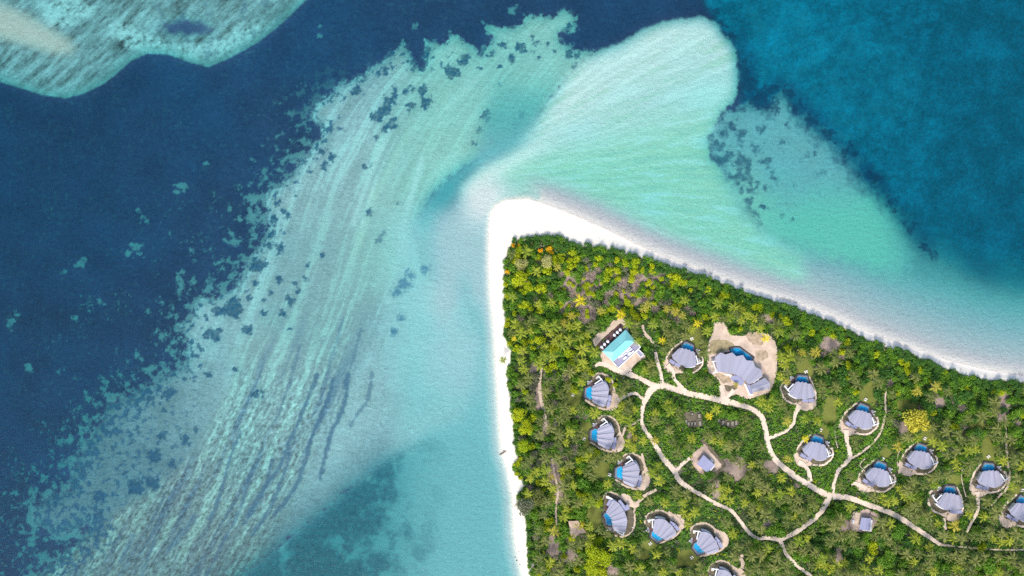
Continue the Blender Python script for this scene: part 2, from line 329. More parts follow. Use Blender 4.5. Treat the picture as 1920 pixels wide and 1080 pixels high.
FUR = [([(593,704),(578,743),(556,795),(541,832),(519,880),(493,917),(463,969)],4.5,.85),([(622,713),(607,765),(581,824),(567,876),(548,921),(511,969)],4.5,.85),([(650,702),(643,761),(619,813),(604,873),(598,900)],4.5,.85),
 ([(541,854),(526,902),(504,954),(470,1005)],4,.8),([(507,865),(489,932),(455,985)],3.5,.7),([(448,813),(430,854),(407,936),(390,975)],3.5,.8),([(470,876),(448,954),(420,1010)],3.5,.7),([(696,702),(689,747),(670,775),(656,800)],4,.6),
 ([(360,973),(340,1000),(313,1032)],6,.6),([(243,1007),(235,1030),(222,1055)],5,.6),([(285,1020),(270,1055),(260,1085)],3.5,.6),([(640,600),(615,690),(600,740)],3.5,.5),([(675,620),(655,690)],4,.5),([(560,650),(540,720),(515,790)],3.5,.5),([(420,1010),(395,1060),(380,1090)],4,.6)]
for pl, wd, am in FUR:
    bed = mixc(bed, C_DARK*0.85, mf*am*sstep(wd*1.5, wd*0.3, dline([tuple(q) for q in crspline(pl, 12)], X, Y)+5*jag3+2.5*jag8))
bed *= (1-np.array((0.55, 0.40, 0.34), np.float32)*(mf*sstep(85, 0, -sd_so)*sstep(800, 690, X))[..., None])
# greenish sand lanes of the upper flats and the pale ridges along them
lane = mf*sstep(14, 3, np.abs(U-(690+10*n60)-18*sstep(300, 200, Y)))*sstep(540, 420, Y)*sstep(190, 280, Y)
bed = mixc(bed, (0.68, 0.68, 0.58), lane*0.55)
gr = mf*sstep(640, 800, X+0.25*(Y-300))*sstep(600, 480, Y)
bed = mixc(bed, (0.52, 0.66, 0.50), gr*0.5); 
for pl, wd, am in (([(735,225),(690,330),(660,420)], 5, .55), ([(790,300),(775,350),(760,400),(755,450)], 6, .6), ([(905,130),(860,180),(835,200)], 4, .4), ([(705,330),(675,425)], 3, .5)):
    bed = mixc(bed, (0.80, 0.80, 0.72), mf*am*sstep(wd*1.8, 0, dline(pl, X, Y)+4*jag3))
gb = mf*blobs(GRASS_BLOBS, 0.42, 101, 2.2)
bed = mixc(bed, C_WEED*(1+0.5*fine+0.4*jag3)[..., None], np.clip(gb*(0.84+0.5*jag3), 0, .94)); D = D+0.45*gb
outp = (1-mf)*sstep(0.22, 0.42, fbm(X, Y, 20, 5, 113, 0.65)+0.42*sstep(-110, -4, sd_fl)-0.14)*sstep(-120, -60, sd_fl)*sstep(780, 700, X)*sstep(60, 300, Y)*(sd_so < -60)*sstep(420, 340, X-0.6*(700-Y))
bed = mixc(bed, C_RUB*0.75, outp*0.85); D = lerp(D, 1.9, outp*0.6)
sm = mf*sstep(0.22, 0.40, fbm(X, Y, 13, 4, 111, 0.62)+0.25*n60+0.24*sw+0.24*sstep(55, 0, sd_fl)-0.12)*np.maximum(sstep(80, 25, sd_fl)*sstep(900, 820, X), sw*(1-zone))*sstep(-30, -80, sd_so)*(np.hypot(X-880, Y-330) > 150)*sstep(700, 640, X-0.5*(500-Y))
bed = mixc(bed, C_WEED*1.15*(1+0.5*fine)[..., None], np.clip(sm, 0, 1)*0.85); D = D+0.35*sm
# upper-left sand flat
m = sstep(-1.5, 2.5, sd_ul)
D = lerp(D, 1.75-0.3*sstep(0, 60, sd_ul), m)
Us = (X+Y*1.05)/1.45; Vs = (X-Y)/1.45
st = fbm(Us, Vs*0.2, 13, 4, 121, 0.65)
ulc = np.array((0.33, 0.36, 0.35), np.float32)*(1+1.35*np.clip(st+0.3*jag3, -.6, .8)+0.25*fine)[..., None]
bed = bed*(1-m[..., None])+ulc*m[..., None]
bright = np.maximum(sstep(0, 18, 34-np.hypot((X-115)*0.55, Y-16)+16*jag8), sstep(0, 14, 22-np.abs(np.hypot((X-345)*0.62, (Y-10)*1.0)-85)+12*jag8)*sstep(25, 55, Y))
bed = mixc(bed, (0.72, 0.75, 0.70), np.clip(m*bright*(0.65+1.3*jag3+0.7*st), 0, 1))
dk = m*sstep(-3, 8, 15-np.hypot((X-345)*0.27, Y-48)+12*jag8)
bed = mixc(bed, C_GRASS_SCATTER*1.2, dk*0.9); D = D+dk*1.0
dk2 = m*sstep(0.1, 0.5, fbm(X, Y, 22, 4, 125)+0.35*st)*sstep(250, 330, X)*0.6
bed = mixc(bed, (0.10, 0.15, 0.22), dk2)
rim = m*sstep(22, 4, sd_ul)*0.5
bed = mixc(bed, (0.40, 0.42, 0.38), rim)
bm = sstep(-12, 10, sdf(BAR, X, Y)+4*jag3)
bed = mixc(bed, (0.60, 0.53, 0.45), bm*0.85); D = lerp(D, 0.75, bm)
# silty shelf along the north-east beach: grey near the sand, greener further out
neside = sstep(960, 1060, X+0.2*(Y-380))*(Y < 0.345*X+150)
far = sstep(60, 170, dshore+14*n60)
w = np.maximum(neside, sstep(862, 892, X+0.2*(Y-380))*(Y < 440))*sstep(250, 110, dshore+24*n60+10*jag8)
bed = bed*(1-w[..., None])+lerp(C_SILT, np.array((0.46, 0.54, 0.49), np.float32), far[..., None])*(1+0.12*fine)[..., None]*w[..., None]
neD = 0.10+np.maximum(dshore, 0)*0.0165
D = lerp(D, np.minimum(neD, 4.0), w)
apron = neside*sstep(46, 16, dshore)
# right rubble shelf
rs_ = 12+16*sstep(1480, 1560, X)
m = sstep(-rs_, rs_+2, sd_rub+30*jag8+14*jag3)*sstep(1775, 1640, X+20*jag8)*sstep(62, 130, dshore+20*jag8)
D = lerp(D, 2.35+0.25*n60, m)
bed = bed*(1-m[..., None])+(C_RUB*1.0*(1+0.12*n60+0.12*jag3+0.15*fine)[..., None])*m[..., None]
green = m*sstep(320, 440, Y+0.1*(X-1400)+30*n60)
bed = mixc(bed, (0.60, 0.72, 0.52), green*0.8); D = D+green*0.1
west = m*sstep(1480, 1400, X+30*n60)*sstep(250, 400, Y); bed = mixc(bed, (0.62, 0.70, 0.50), west*0.55); D = lerp(D, 1.7, west*0.5)
bed = mixc(bed, (0.16, 0.22, 0.28), m*sstep(0.10, 0.45, fbm(X, Y, 26, 5, 135, 0.65)+0.25*sstep(40, 5, sd_rub)-0.05)*0.6*(1-green))
bed = mixc(bed, (0.11, 0.15, 0.21), np.clip(blobs(SOFT_BLOBS, 0.7, 131, 5)*(0.75+1.1*jag3), 0, .85))
bed = mixc(bed, (0.07, 0.10, 0.18), np.clip(blobs(RUB_BLOBS, 0.75, 133, 3.5)*(0.72+0.7*jag3+0.3*jag8), 0, .88))
# sand fan
fsoft = 5+18*sstep(300, 380, Y)*sstep(1250, 1330, X)+13*sstep(1060, 1000, X)*sstep(215, 250, Y)
m = sstep(-fsoft, fsoft, sd_fan+3*jag3+4*jag8+8*jag8*sstep(1250, 1330, X))*lerp(1, sstep(26, 66, dshore+6*jag8), sstep(930, 1040, X))
ang = np.degrees(np.arctan2(352-Y, X-800+0.0))
rad = np.hypot(X-800, Y-352)
fst = 0.65*fbm(ang*9.0+0.02*rad, rad*0.16, 26, 4, 141, 0.6)+0.75*fbm(ang*16.0+0.03*rad+12*n60, rad*0.20, 24, 3, 147, 0.65)
dfan = 0.95+0.65*sstep(24, 4, ang)*sstep(60, 200, rad)-0.75*sstep(110, 40, rad)-0.35*sstep(20, 34, ang)
dfan = dfan+0.55*fst*sstep(80, 220, rad)
D = lerp(D, dfan, m)
bed = mixc(bed, (0.67, 0.69, 0.63), m*0.98)
mint = m*sstep(22, 8, ang)*sstep(90, 200, rad)
bed = mixc(bed, (0.66, 0.71, 0.50), mint*0.85)
bed = mixc(bed, (0.50, 0.62, 0.50), m*sstep(0.02, 0.40, -fst)*0.75*sstep(60, 180, rad))
bed = mixc(bed, (0.80, 0.80, 0.72), m*sstep(0.0, 0.36, fst)*0.8)
# tidal channel between flats and fan
ch = dline([(1040,225),(985,262),(930,292),(880,322),(845,350),(815,385),(790,430)], X, Y)
spit = sstep(24, 0, dline([(874,352),(888,338),(910,323),(960,298),(1005,278),(1045,262)], X, Y)-3*sstep(1000, 900, X))*sstep(1060, 960, X)
D = lerp(D, 0.5, spit*0.8); bed = mixc(bed, C_SAND, spit*0.9)
cm = sstep(30, 6, ch+2*jag3)*sstep(1060, 900, X)*sstep(520, 400, Y)*(1-spit)
D = D+cm*0.85*(1-0.6*m); bed = mixc(bed, (0.55, 0.60, 0.58), cm*0.8*(1-m))
# west lagoon beside the beach: pale silt
lag = sstep(700, 790, X-0.10*(Y-700)+10*n60)*sstep(420, 520, Y+0.1*X)*(1-sstep(-4-1.4*ssoft, 8+0.9*ssoft, sd_so+12*n60*sstep(690, 840, X)))*(dshore > 0)
lag = lag*sstep(1100, 900, X)
D = lerp(D, 1.55+0.45*sstep(560, 800, Y)-0.2*n60, lag*0.9); bed = mixc(bed, (0.72, 0.68, 0.64), lag*0.85)
bed = mixc(bed, C_WEED*1.7, np.clip(blobs([(757,533,15),(768,517,11),(743,547,10),(750,597,8),(737,623,7),(797,505,9)], .5, 151, 4), 0, 1)*0.62)
milk = sstep(-18, 22, sdf([(812,400),(850,375),(880,360),(925,350),(925,620),(900,590),(880,555),(868,520),(862,560),(850,600),(820,610),(806,560),(815,500),(808,450)], X, Y)+14*jag8)
milk2 = sstep(-25, 30, sdf([(800,640),(860,600),(910,640),(905,760),(840,740),(790,720)], X, Y)+16*jag8)*0.55
milk = np.clip(milk+milk2, 0, 1)
bed = mixc(bed, (0.68, 0.58, 0.58), milk*0.8); D = lerp(D, 0.85, milk*0.72)
tipm = sstep(80, 15, np.hypot(X-912, (Y-372)*1.1)+10*jag8)*(dshore > 0)
D = lerp(D, 0.28, tipm*0.85); bed = mixc(bed, (0.76, 0.70, 0.66), tipm*0.75)
# shore ramp everywhere
ramp = 0.015+np.maximum(dshore, 0)*np.where(neside > 0.5, 0.018, 0.075)
D = np.minimum(D, ramp*lerp(1, 3.5, sstep(20, 75, dshore)))
wet = sstep(lerp(11, 20, neside), 1, dshore)*(1-apron*0.25)
bed = mixc(bed, C_SAND, wet*0.85)
D = D+0.004*fine*sstep(10, 40, dshore)+0.012*jag3*sstep(10, 40, dshore)
def blur(a, r, passes=3):
    for _ in range(passes):
        for ax in (0, 1):
            p = np.pad(a, [(r+1, r) if k == ax else (0, 0) for k in (0, 1)], mode='edge'); c = np.cumsum(p, axis=ax, dtype=np.float64)
            n = a.shape[ax]; hi = np.take(c, np.arange(2*r+1, 2*r+1+n), axis=ax); lo = np.take(c, np.arange(0, n), axis=ax); a = ((hi-lo)/(2*r+1)).astype(np.float32)
    return a
D = lerp(D, blur(D, 5), sstep(14, 50, dshore))          # slopes of the sea floor are gentle even where the cover changes sharply
D = np.maximum(D, 0.012)

# above the water: beach, then the flat island ground
inside = dshore < 0
a = np.maximum(-dshore, 0); b = np.maximum(-dveg, 0)
beach_h = G*sstep(0, 1, a/(a+b+0.5))*0.98
Z = np.where(inside, np.where(dveg > 0, G, np.minimum(beach_h+0.02, G)), -D)
bed = np.where(inside[..., None], C_SAND*np.array((0.93, 0.90, 0.86), np.float32)*(0.97+0.05*n60+0.06*fine-0.05*sstep(0.1, 0.5, n200))[..., None], bed)
swash = (dshore < 3) & (dshore > -40)
pink = sstep(-14, -2, dshore+6*jag8)*inside
bed = mixc(bed, (0.74, 0.66, 0.58), pink*0.45*neside)
wrack = sstep(0.30, 0.48, fbm(X, Y, 5, 3, 161))*sstep(9, 1, np.abs(dveg+3))*inside
bed = mixc(bed, (0.16, 0.12, 0.09), wrack*0.65)
# ------------------------------------------------------------------ land cover of the island (soil, lawn, sand clearings): masks on the same sheet
def ell(lst, seed, jag=0.5, soft=3.0):
    n1 = fbm(X, Y, 18, 3, seed); n2 = fbm(X, Y, 6, 3, seed+3); m = np.zeros_like(X)
    for ex, ey, ra, rb in lst:
        R = 2.2*max(ra, rb)
        i0, i1 = np.searchsorted(xs, [ex-R, ex+R]); j0, j1 = np.searchsorted(ys, [ey-R, ey+R]); sl = (slice(j0, j1), slice(i0, i1))
        r = min(ra, rb); d = (1-np.hypot((X[sl]-ex)/ra, (Y[sl]-ey)/rb))*r+jag*r*1.3*n1[sl]+3.5*n2[sl]
        m[sl] = np.maximum(m[sl], sstep(-soft, soft, d))
    return m
SOIL = [(1010,745,9,26),(1022,800,8,22),(1036,885,12,26),(1047,925,9,26),(1040,1022,16,20),(1066,1042,16,14),(1000,690,8,10),(1380,878,26,22),(1342,922,9,20),(1446,874,15,12),(1572,1042,9,20),(1448,985,17,10),(1585,985,12,12),
 (1090,530,40,28),(1195,528,34,16),(1188,556,34,16),(1060,575,17,12),(1100,588,17,18),(1556,645,22,14),(1240,520,20,10),(1440,595,16,10),(1880,760,12,30),(1770,750,20,12),(1690,800,10,14),(1270,880,8,8),(1030,700,10,12),(1145,1070,16,10),(1495,910,6,5),(1180,815,6,8)]
LAWN = [(1305,632,16,20),(1508,690,18,18),(1556,768,14,30),(1545,810,10,14),(1630,738,18,22),(1288,1046,24,16),(1312,1032,12,10),(1215,1022,16,10),(1205,1040,12,10),(1738,816,16,12),(1854,846,16,28),(1098,800,12,10),(1075,745,18,16),(1100,826,8,12),(1113,968,13,26),(1125,880,16,18),(1660,850,12,10),(1700,760,18,12),(1790,900,16,10),(1908,920,10,10),(1830,800,14,10)]
gr_n = fbm(X, Y, 16, 4, 171); 
ground = np.ones(X.shape+(3,), np.float32)*np.array((0.030, 0.052, 0.014), np.float32)*(1+0.5*gr_n+0.3*fine)[..., None]
ground = mixc(ground, (0.085, 0.070, 0.045), sstep(0.05, 0.4, fbm(X, Y, 34, 4, 175))*0.55)
ground = mixc(ground, (0.050, 0.115, 0.014), sstep(0.0, 0.35, fbm(X, Y, 44, 3, 178))*0.6)
soil_m = ell(SOIL, 181)
ground = ground*(1-soil_m[..., None]*0.9)+(np.array((0.30, 0.225, 0.185), np.float32)*(1+0.45*gr_n+0.5*fine)[..., None])*soil_m[..., None]*0.9
lawn_m = ell(LAWN, 185, 0.35, 2.5)
ground = ground*(1-lawn_m[..., None]*0.9)+(np.array((0.150, 0.165, 0.035), np.float32)*(1+0.25*n60+0.2*gr_n)[..., None])*lawn_m[..., None]*0.9
ed = sstep(-2, 3, dveg+5*jag3)
bed = np.where(inside[..., None], bed*(1-ed[..., None])+ground*ed[..., None], bed)

# ------------------------------------------------------------------ terrain material and sheets
def terrain_material():
    m = bpy.data.materials.new('terrain'); m.use_nodes = True; t = m.node_tree; b = t.nodes['Principled BSDF']
    b.inputs['Roughness'].default_value = 0.95; b.inputs['Specular IOR Level'].default_value = 0.1
    at = nd(m, 'ShaderNodeAttribute'); at.attribute_name = 'cover'
    g = nd(m, 'ShaderNodeNewGeometry'); f = None
    for sc, lo, hi in ((1.6, .90, 1.10), (0.45, .93, 1.07)):
        nz = nd(m, 'ShaderNodeTexNoise'); nz.inputs['Scale'].default_value = sc; nz.inputs['Detail'].default_value = 5; nz.inputs['Roughness'].default_value = 0.65
        t.links.new(g.outputs['Position'], nz.inputs['Vector'])
        mr = nd(m, 'ShaderNodeMapRange'); mr.inputs[1].default_value = .3; mr.inputs[2].default_value = .7; mr.inputs[3].default_value = lo; mr.inputs[4].default_value = hi
        t.links.new(nz.outputs[0], mr.inputs[0])
        if f is None: f = mr.outputs[0]
        else:
            mm = nd(m, 'ShaderNodeMath', operation='MULTIPLY'); t.links.new(f, mm.inputs[0]); t.links.new(mr.outputs[0], mm.inputs[1]); f = mm.outputs[0]
    s = nd(m, 'ShaderNodeVectorMath', operation='SCALE'); t.links.new(at.outputs['Color'], s.inputs[0]); t.links.new(f, s.inputs['Scale'])
    t.links.new(s.outputs[0], b.inputs['Base Color'])
    return m
M_TERRAIN = terrain_material()
VX = ((X-960)*S).astype(np.float32); VY = ((540-Y)*S).astype(np.float32)
verts = np.stack([VX, VY, Z.astype(np.float32)], -1).reshape(-1, 3)
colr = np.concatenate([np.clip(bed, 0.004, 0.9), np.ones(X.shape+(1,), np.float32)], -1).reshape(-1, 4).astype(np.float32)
idx = np.arange(NX*NY).reshape(NY, NX)
quads = np.stack([idx[1:, :-1], idx[1:, 1:], idx[:-1, 1:], idx[:-1, :-1]], -1).reshape(-1, 4)
cz = (inside[1:, :-1].astype(int)+inside[1:, 1:]+inside[:-1, 1:]+inside[:-1, :-1]).reshape(-1)
cv = ((dveg > 3)[1:, :-1].astype(int)+(dveg > 3)[1:, 1:]+(dveg > 3)[:-1, 1:]+(dveg > 3)[:-1, :-1]).reshape(-1)
def sheet(name, sel, label):
    q = quads[sel]; used, inv = np.unique(q.ravel(), return_inverse=True)
    me = mesh_np(name, verts[used], inv.reshape(-1, 4), M_TERRAIN)
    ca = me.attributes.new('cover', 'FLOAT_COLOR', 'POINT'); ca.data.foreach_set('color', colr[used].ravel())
    me.polygons.foreach_set('use_smooth', np.ones(len(me.polygons), dtype=bool))
    return tag(put(name, me), label, kind='structure')
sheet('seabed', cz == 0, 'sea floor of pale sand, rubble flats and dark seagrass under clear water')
sheet('beach', (cz > 0) & (cv == 0), 'white sand beach round the tip of the island')
sheet('ground', cv > 0, 'flat green island ground under the palms')

# ------------------------------------------------------------------ the sea: a clear surface over an absorbing body of water
def sea_material():
    m = bpy.data.materials.new('sea_water'); m.use_nodes = True; t = m.node_tree; t.nodes.clear()
    out = nd(m, 'ShaderNodeOutputMaterial'); g = nd(m, 'ShaderNodeNewGeometry')
    tp = nd(m, 'ShaderNodeBsdfTransparent'); gl = nd(m, 'ShaderNodeBsdfGlossy'); gl.inputs['Roughness'].default_value = 0.08
    fr = nd(m, 'ShaderNodeFresnel'); fr.inputs['IOR'].default_value = 1.333
    mp = nd(m, 'ShaderNodeMapping'); mp.inputs['Rotation'].default_value = (0, 0, math.radians(12)); mp.inputs['Scale'].default_value = (1.0, 1.9, 1.0)
    t.links.new(g.outputs['Position'], mp.inputs['Vector'])
    h = None
    for sc, amp in ((0.22, 1.0), (0.75, 0.55)):
        nz = nd(m, 'ShaderNodeTexNoise'); nz.inputs['Scale'].default_value = sc; nz.inputs['Detail'].default_value = 3; nz.inputs['Distortion'].default_value = 0.6
        t.links.new(mp.outputs[0], nz.inputs['Vector'])
        k = nd(m, 'ShaderNodeMath', operation='MULTIPLY'); k.inputs[1].default_value = amp; t.links.new(nz.outputs[0], k.inputs[0])
        if h is None: h = k.outputs[0]
        else:
            ad = nd(m, 'ShaderNodeMath', operation='ADD'); t.links.new(h, ad.inputs[0]); t.links.new(k.outputs[0], ad.inputs[1]); h = ad.outputs[0]
    bp = nd(m, 'ShaderNodeBump'); bp.inputs['Strength'].default_value = 1.0; bp.inputs['Distance'].default_value = 0.13
    t.links.new(h, bp.inputs['Height'])
    t.links.new(bp.outputs[0], gl.inputs['Normal']); t.links.new(bp.outputs[0], fr.inputs['Normal'])
    mx = nd(m, 'ShaderNodeMixShader'); t.links.new(fr.outputs[0], mx.inputs[0]); t.links.new(tp.outputs[0], mx.inputs[1]); t.links.new(gl.outputs[0], mx.inputs[2])
    va = nd(m, 'ShaderNodeVolumeAbsorption'); va.inputs['Color'].default_value = (0.70, 0.930, 0.940, 1); va.inputs['Density'].default_value = 1.0
    t.links.new(mx.outputs[0], out.inputs['Surface']); t.links.new(va.outputs[0], out.inputs['Volume'])
    return m
sw = MB(); sw.prism([(-1480, -1190), (1260, -1190), (1260, 1190), (-1480, 1190)], -40, 0)
tag(sw.put('sea', sea_material()), 'clear shallow tropical sea around the island, turquoise to deep blue', kind='structure')
# ------------------------------------------------------------------ what is already taken on the ground (no tree may stand there): 2 px raster
RX0, RY0, RN, RM = 900, 420, 520, 340
rxx, ryy = np.meshgrid(RX0+2.0*np.arange(RN, dtype=np.float32), RY0+2.0*np.arange(RM, dtype=np.float32))
clear_low = np.zeros((RM, RN), bool)      # nothing at all
clear_tall = np.zeros((RM, RN), bool)     # no crown centre
def reserve_poly(poly, pad_low=0.5, pad_tall=7.0):
    global clear_low, clear_tall
    d = sdf(poly, rxx, ryy); clear_low |= d > -pad_low; clear_tall |= d > -pad_tall
def reserve_line(pts, half, pad_low=0.8, pad_tall=5.0):
    global clear_low, clear_tall
    d = dline(pts, rxx, ryy); clear_low |= d < half+pad_low; clear_tall |= d < half+pad_tall

M_PATH = material('path_sand', (0.66, 0.53, 0.405), 0.95, 0.17, 0.25, 0.1, bump=0.3)
M_TRAIL = material('trail_sand', (0.50, 0.39, 0.29), 0.95, 0.22, 0.3, 0.1, bump=0.3)
M_COURT = material('court_sand', (0.53, 0.41, 0.31), 0.95, 0.26, 0.22, 0.1, bump=0.3)
M_EARTH = material('bare_earth', (0.42, 0.31, 0.245), 0.95, 0.35, 0.25, 0.1, bump=0.4)
M_MULCH = material('mulch', (0.125, 0.105, 0.070), 0.95, 0.4, 0.5, 0.1, bump=0.5)
M_ROOF = material('roof_metal', (0.290, 0.285, 0.345), 0.55, 0.05, 0.12, 0.3, per='object')
M_ROOF2 = material('roof_sheet', (0.255, 0.26, 0.375), 0.55, 0.06, 0.2, 0.3)
M_WHITE = material('white_paint', (0.80, 0.80, 0.80), 0.6, 0.04)
M_WALL = material('wall_render', (0.62, 0.60, 0.56), 0.85, 0.08)
M_DARKWALL = material('dark_stone', (0.045, 0.042, 0.045), 0.8, 0.3, 1.5)
M_COPING = material('coping_stone', (0.16, 0.165, 0.18), 0.75, 0.12, 1.0)
M_DECK = material('deck_timber', (0.085, 0.045, 0.045), 0.7, 0.3, 1.2)
M_PAVE = material('grey_pavers', (0.21, 0.20, 0.215), 0.8, 0.15, 1.2)
M_TILE = material('pool_tile', (0.012, 0.36, 0.58), 0.5, 0.12, 0.8)
M_TILE2 = material('pool_tile_step', (0.09, 0.42, 0.54), 0.5, 0.08, 0.8)
M_FABRIC = material('cream_fabric', (0.70, 0.64, 0.55), 0.9, 0.06)
M_SAIL = material('sail_cloth', (0.46, 0.34, 0.245), 0.9, 0.10, 0.5)
M_TURQ = material('turquoise_roof', (0.20, 0.52, 0.52), 0.5, 0.07, 0.25, 0.3, per='object')
M_FLAT = material('flat_roof', (0.27, 0.255, 0.33), 0.85, 0.15, 0.35)
M_WOOD = material('weathered_wood', (0.17, 0.13, 0.10), 0.9, 0.3, 1.5)
M_GREYROOF = material('gravel_grey', (0.21, 0.185, 0.17), 0.9, 0.15, 1.0)
def pool_water_material():
    m = bpy.data.materials.new('pool_water'); m.use_nodes = True; t = m.node_tree; t.nodes.clear()
    out = nd(m, 'ShaderNodeOutputMaterial'); g = nd(m, 'ShaderNodeNewGeometry')
    tp = nd(m, 'ShaderNodeBsdfTransparent'); tp.inputs['Color'].default_value = (0.62, 0.90, 0.97, 1)
    gl = nd(m, 'ShaderNodeBsdfGlossy'); gl.inputs['Roughness'].default_value = 0.08
    fr = nd(m, 'ShaderNodeFresnel'); fr.inputs['IOR'].default_value = 1.333
    nz = nd(m, 'ShaderNodeTexNoise'); nz.inputs['Scale'].default_value = 1.5; t.links.new(g.outputs['Position'], nz.inputs['Vector'])
    bp = nd(m, 'ShaderNodeBump'); bp.inputs['Distance'].default_value = 0.08; t.links.new(nz.outputs[0], bp.inputs['Height'])
    t.links.new(bp.outputs[0], gl.inputs['Normal'])
    mx = nd(m, 'ShaderNodeMixShader'); t.links.new(fr.outputs[0], mx.inputs[0]); t.links.new(tp.outputs[0], mx.inputs[1]); t.links.new(gl.outputs[0], mx.inputs[2])
    t.links.new(mx.outputs[0], out.inputs['Surface']); return m
M_POOLW = pool_water_material()

# ------------------------------------------------------------------ sheets on the ground: beds, courts, paths (each a few mm above the last)
_lay = [0.006]
def next_z():
    _lay[0] += 0.0045; return _lay[0]
def ground_poly(name, pts, mat, label, jit=0.7, closed_spline=True, pad_tall=6.0, z=None):
    P = crspline(pts, 2.2, True) if closed_spline else [np.array(p, float) for p in pts]
    r = random.Random(len(pts)*7+int(pts[0][0]))
    P = [(p[0]+r.uniform(-jit, jit), p[1]+r.uniform(-jit, jit)) for p in P]
    z = z or next_z()
    v = [W(p[0], p[1], z) for p in P]
    ar = sum(v[i].x*v[(i+1) % len(v)].y-v[(i+1) % len(v)].x*v[i].y for i in range(len(v)))
    f = list(range(len(v))); f = f if ar > 0 else f[::-1]
    o = put(name, mesh(name, v, [f], mat)); tag(o, label, kind='structure')
    reserve_poly([(float(a), float(b)) for a, b in pts], 0.5, pad_tall)
    return o
def ribbon(name, pts, width, mat, label, jit=0.75, pad_tall=4.5):
    """pts px (x, y) or (x, y, width); width in px"""
    P = crspline([(p[0], p[1], p[2] if len(p) > 2 else width) for p in pts], 2.4)
    z = next_z(); v = []; f = []; r = random.Random(int(pts[0][0]*13+pts[0][1])); wk = 1.06 if name in ('road', 'path') else 1.0
    for i, p in enumerate(P):
        d = P[min(i+1, len(P)-1)][:2]-P[max(i-1, 0)][:2]; d = d/(np.linalg.norm(d)+1e-9); n = np.array((-d[1], d[0])); h = p[2]/2*wk
        for s in (1, -1):
            q = p[:2]+n*s*(h+r.uniform(-jit, jit)); v.append(W(q[0], q[1], z))
        if i: f.append((2*i-2, 2*i-1, 2*i+1, 2*i))
    me = mesh(name, v, f, mat)
    if me.polygons and me.polygons[0].normal.z < 0: me.flip_normals()
    tag(put(name, me), label, kind='structure')
    reserve_line([tuple(p[:2]) for p in P[::3]]+[tuple(P[-1][:2])], width/2*wk, 0.6, pad_tall+3.5)

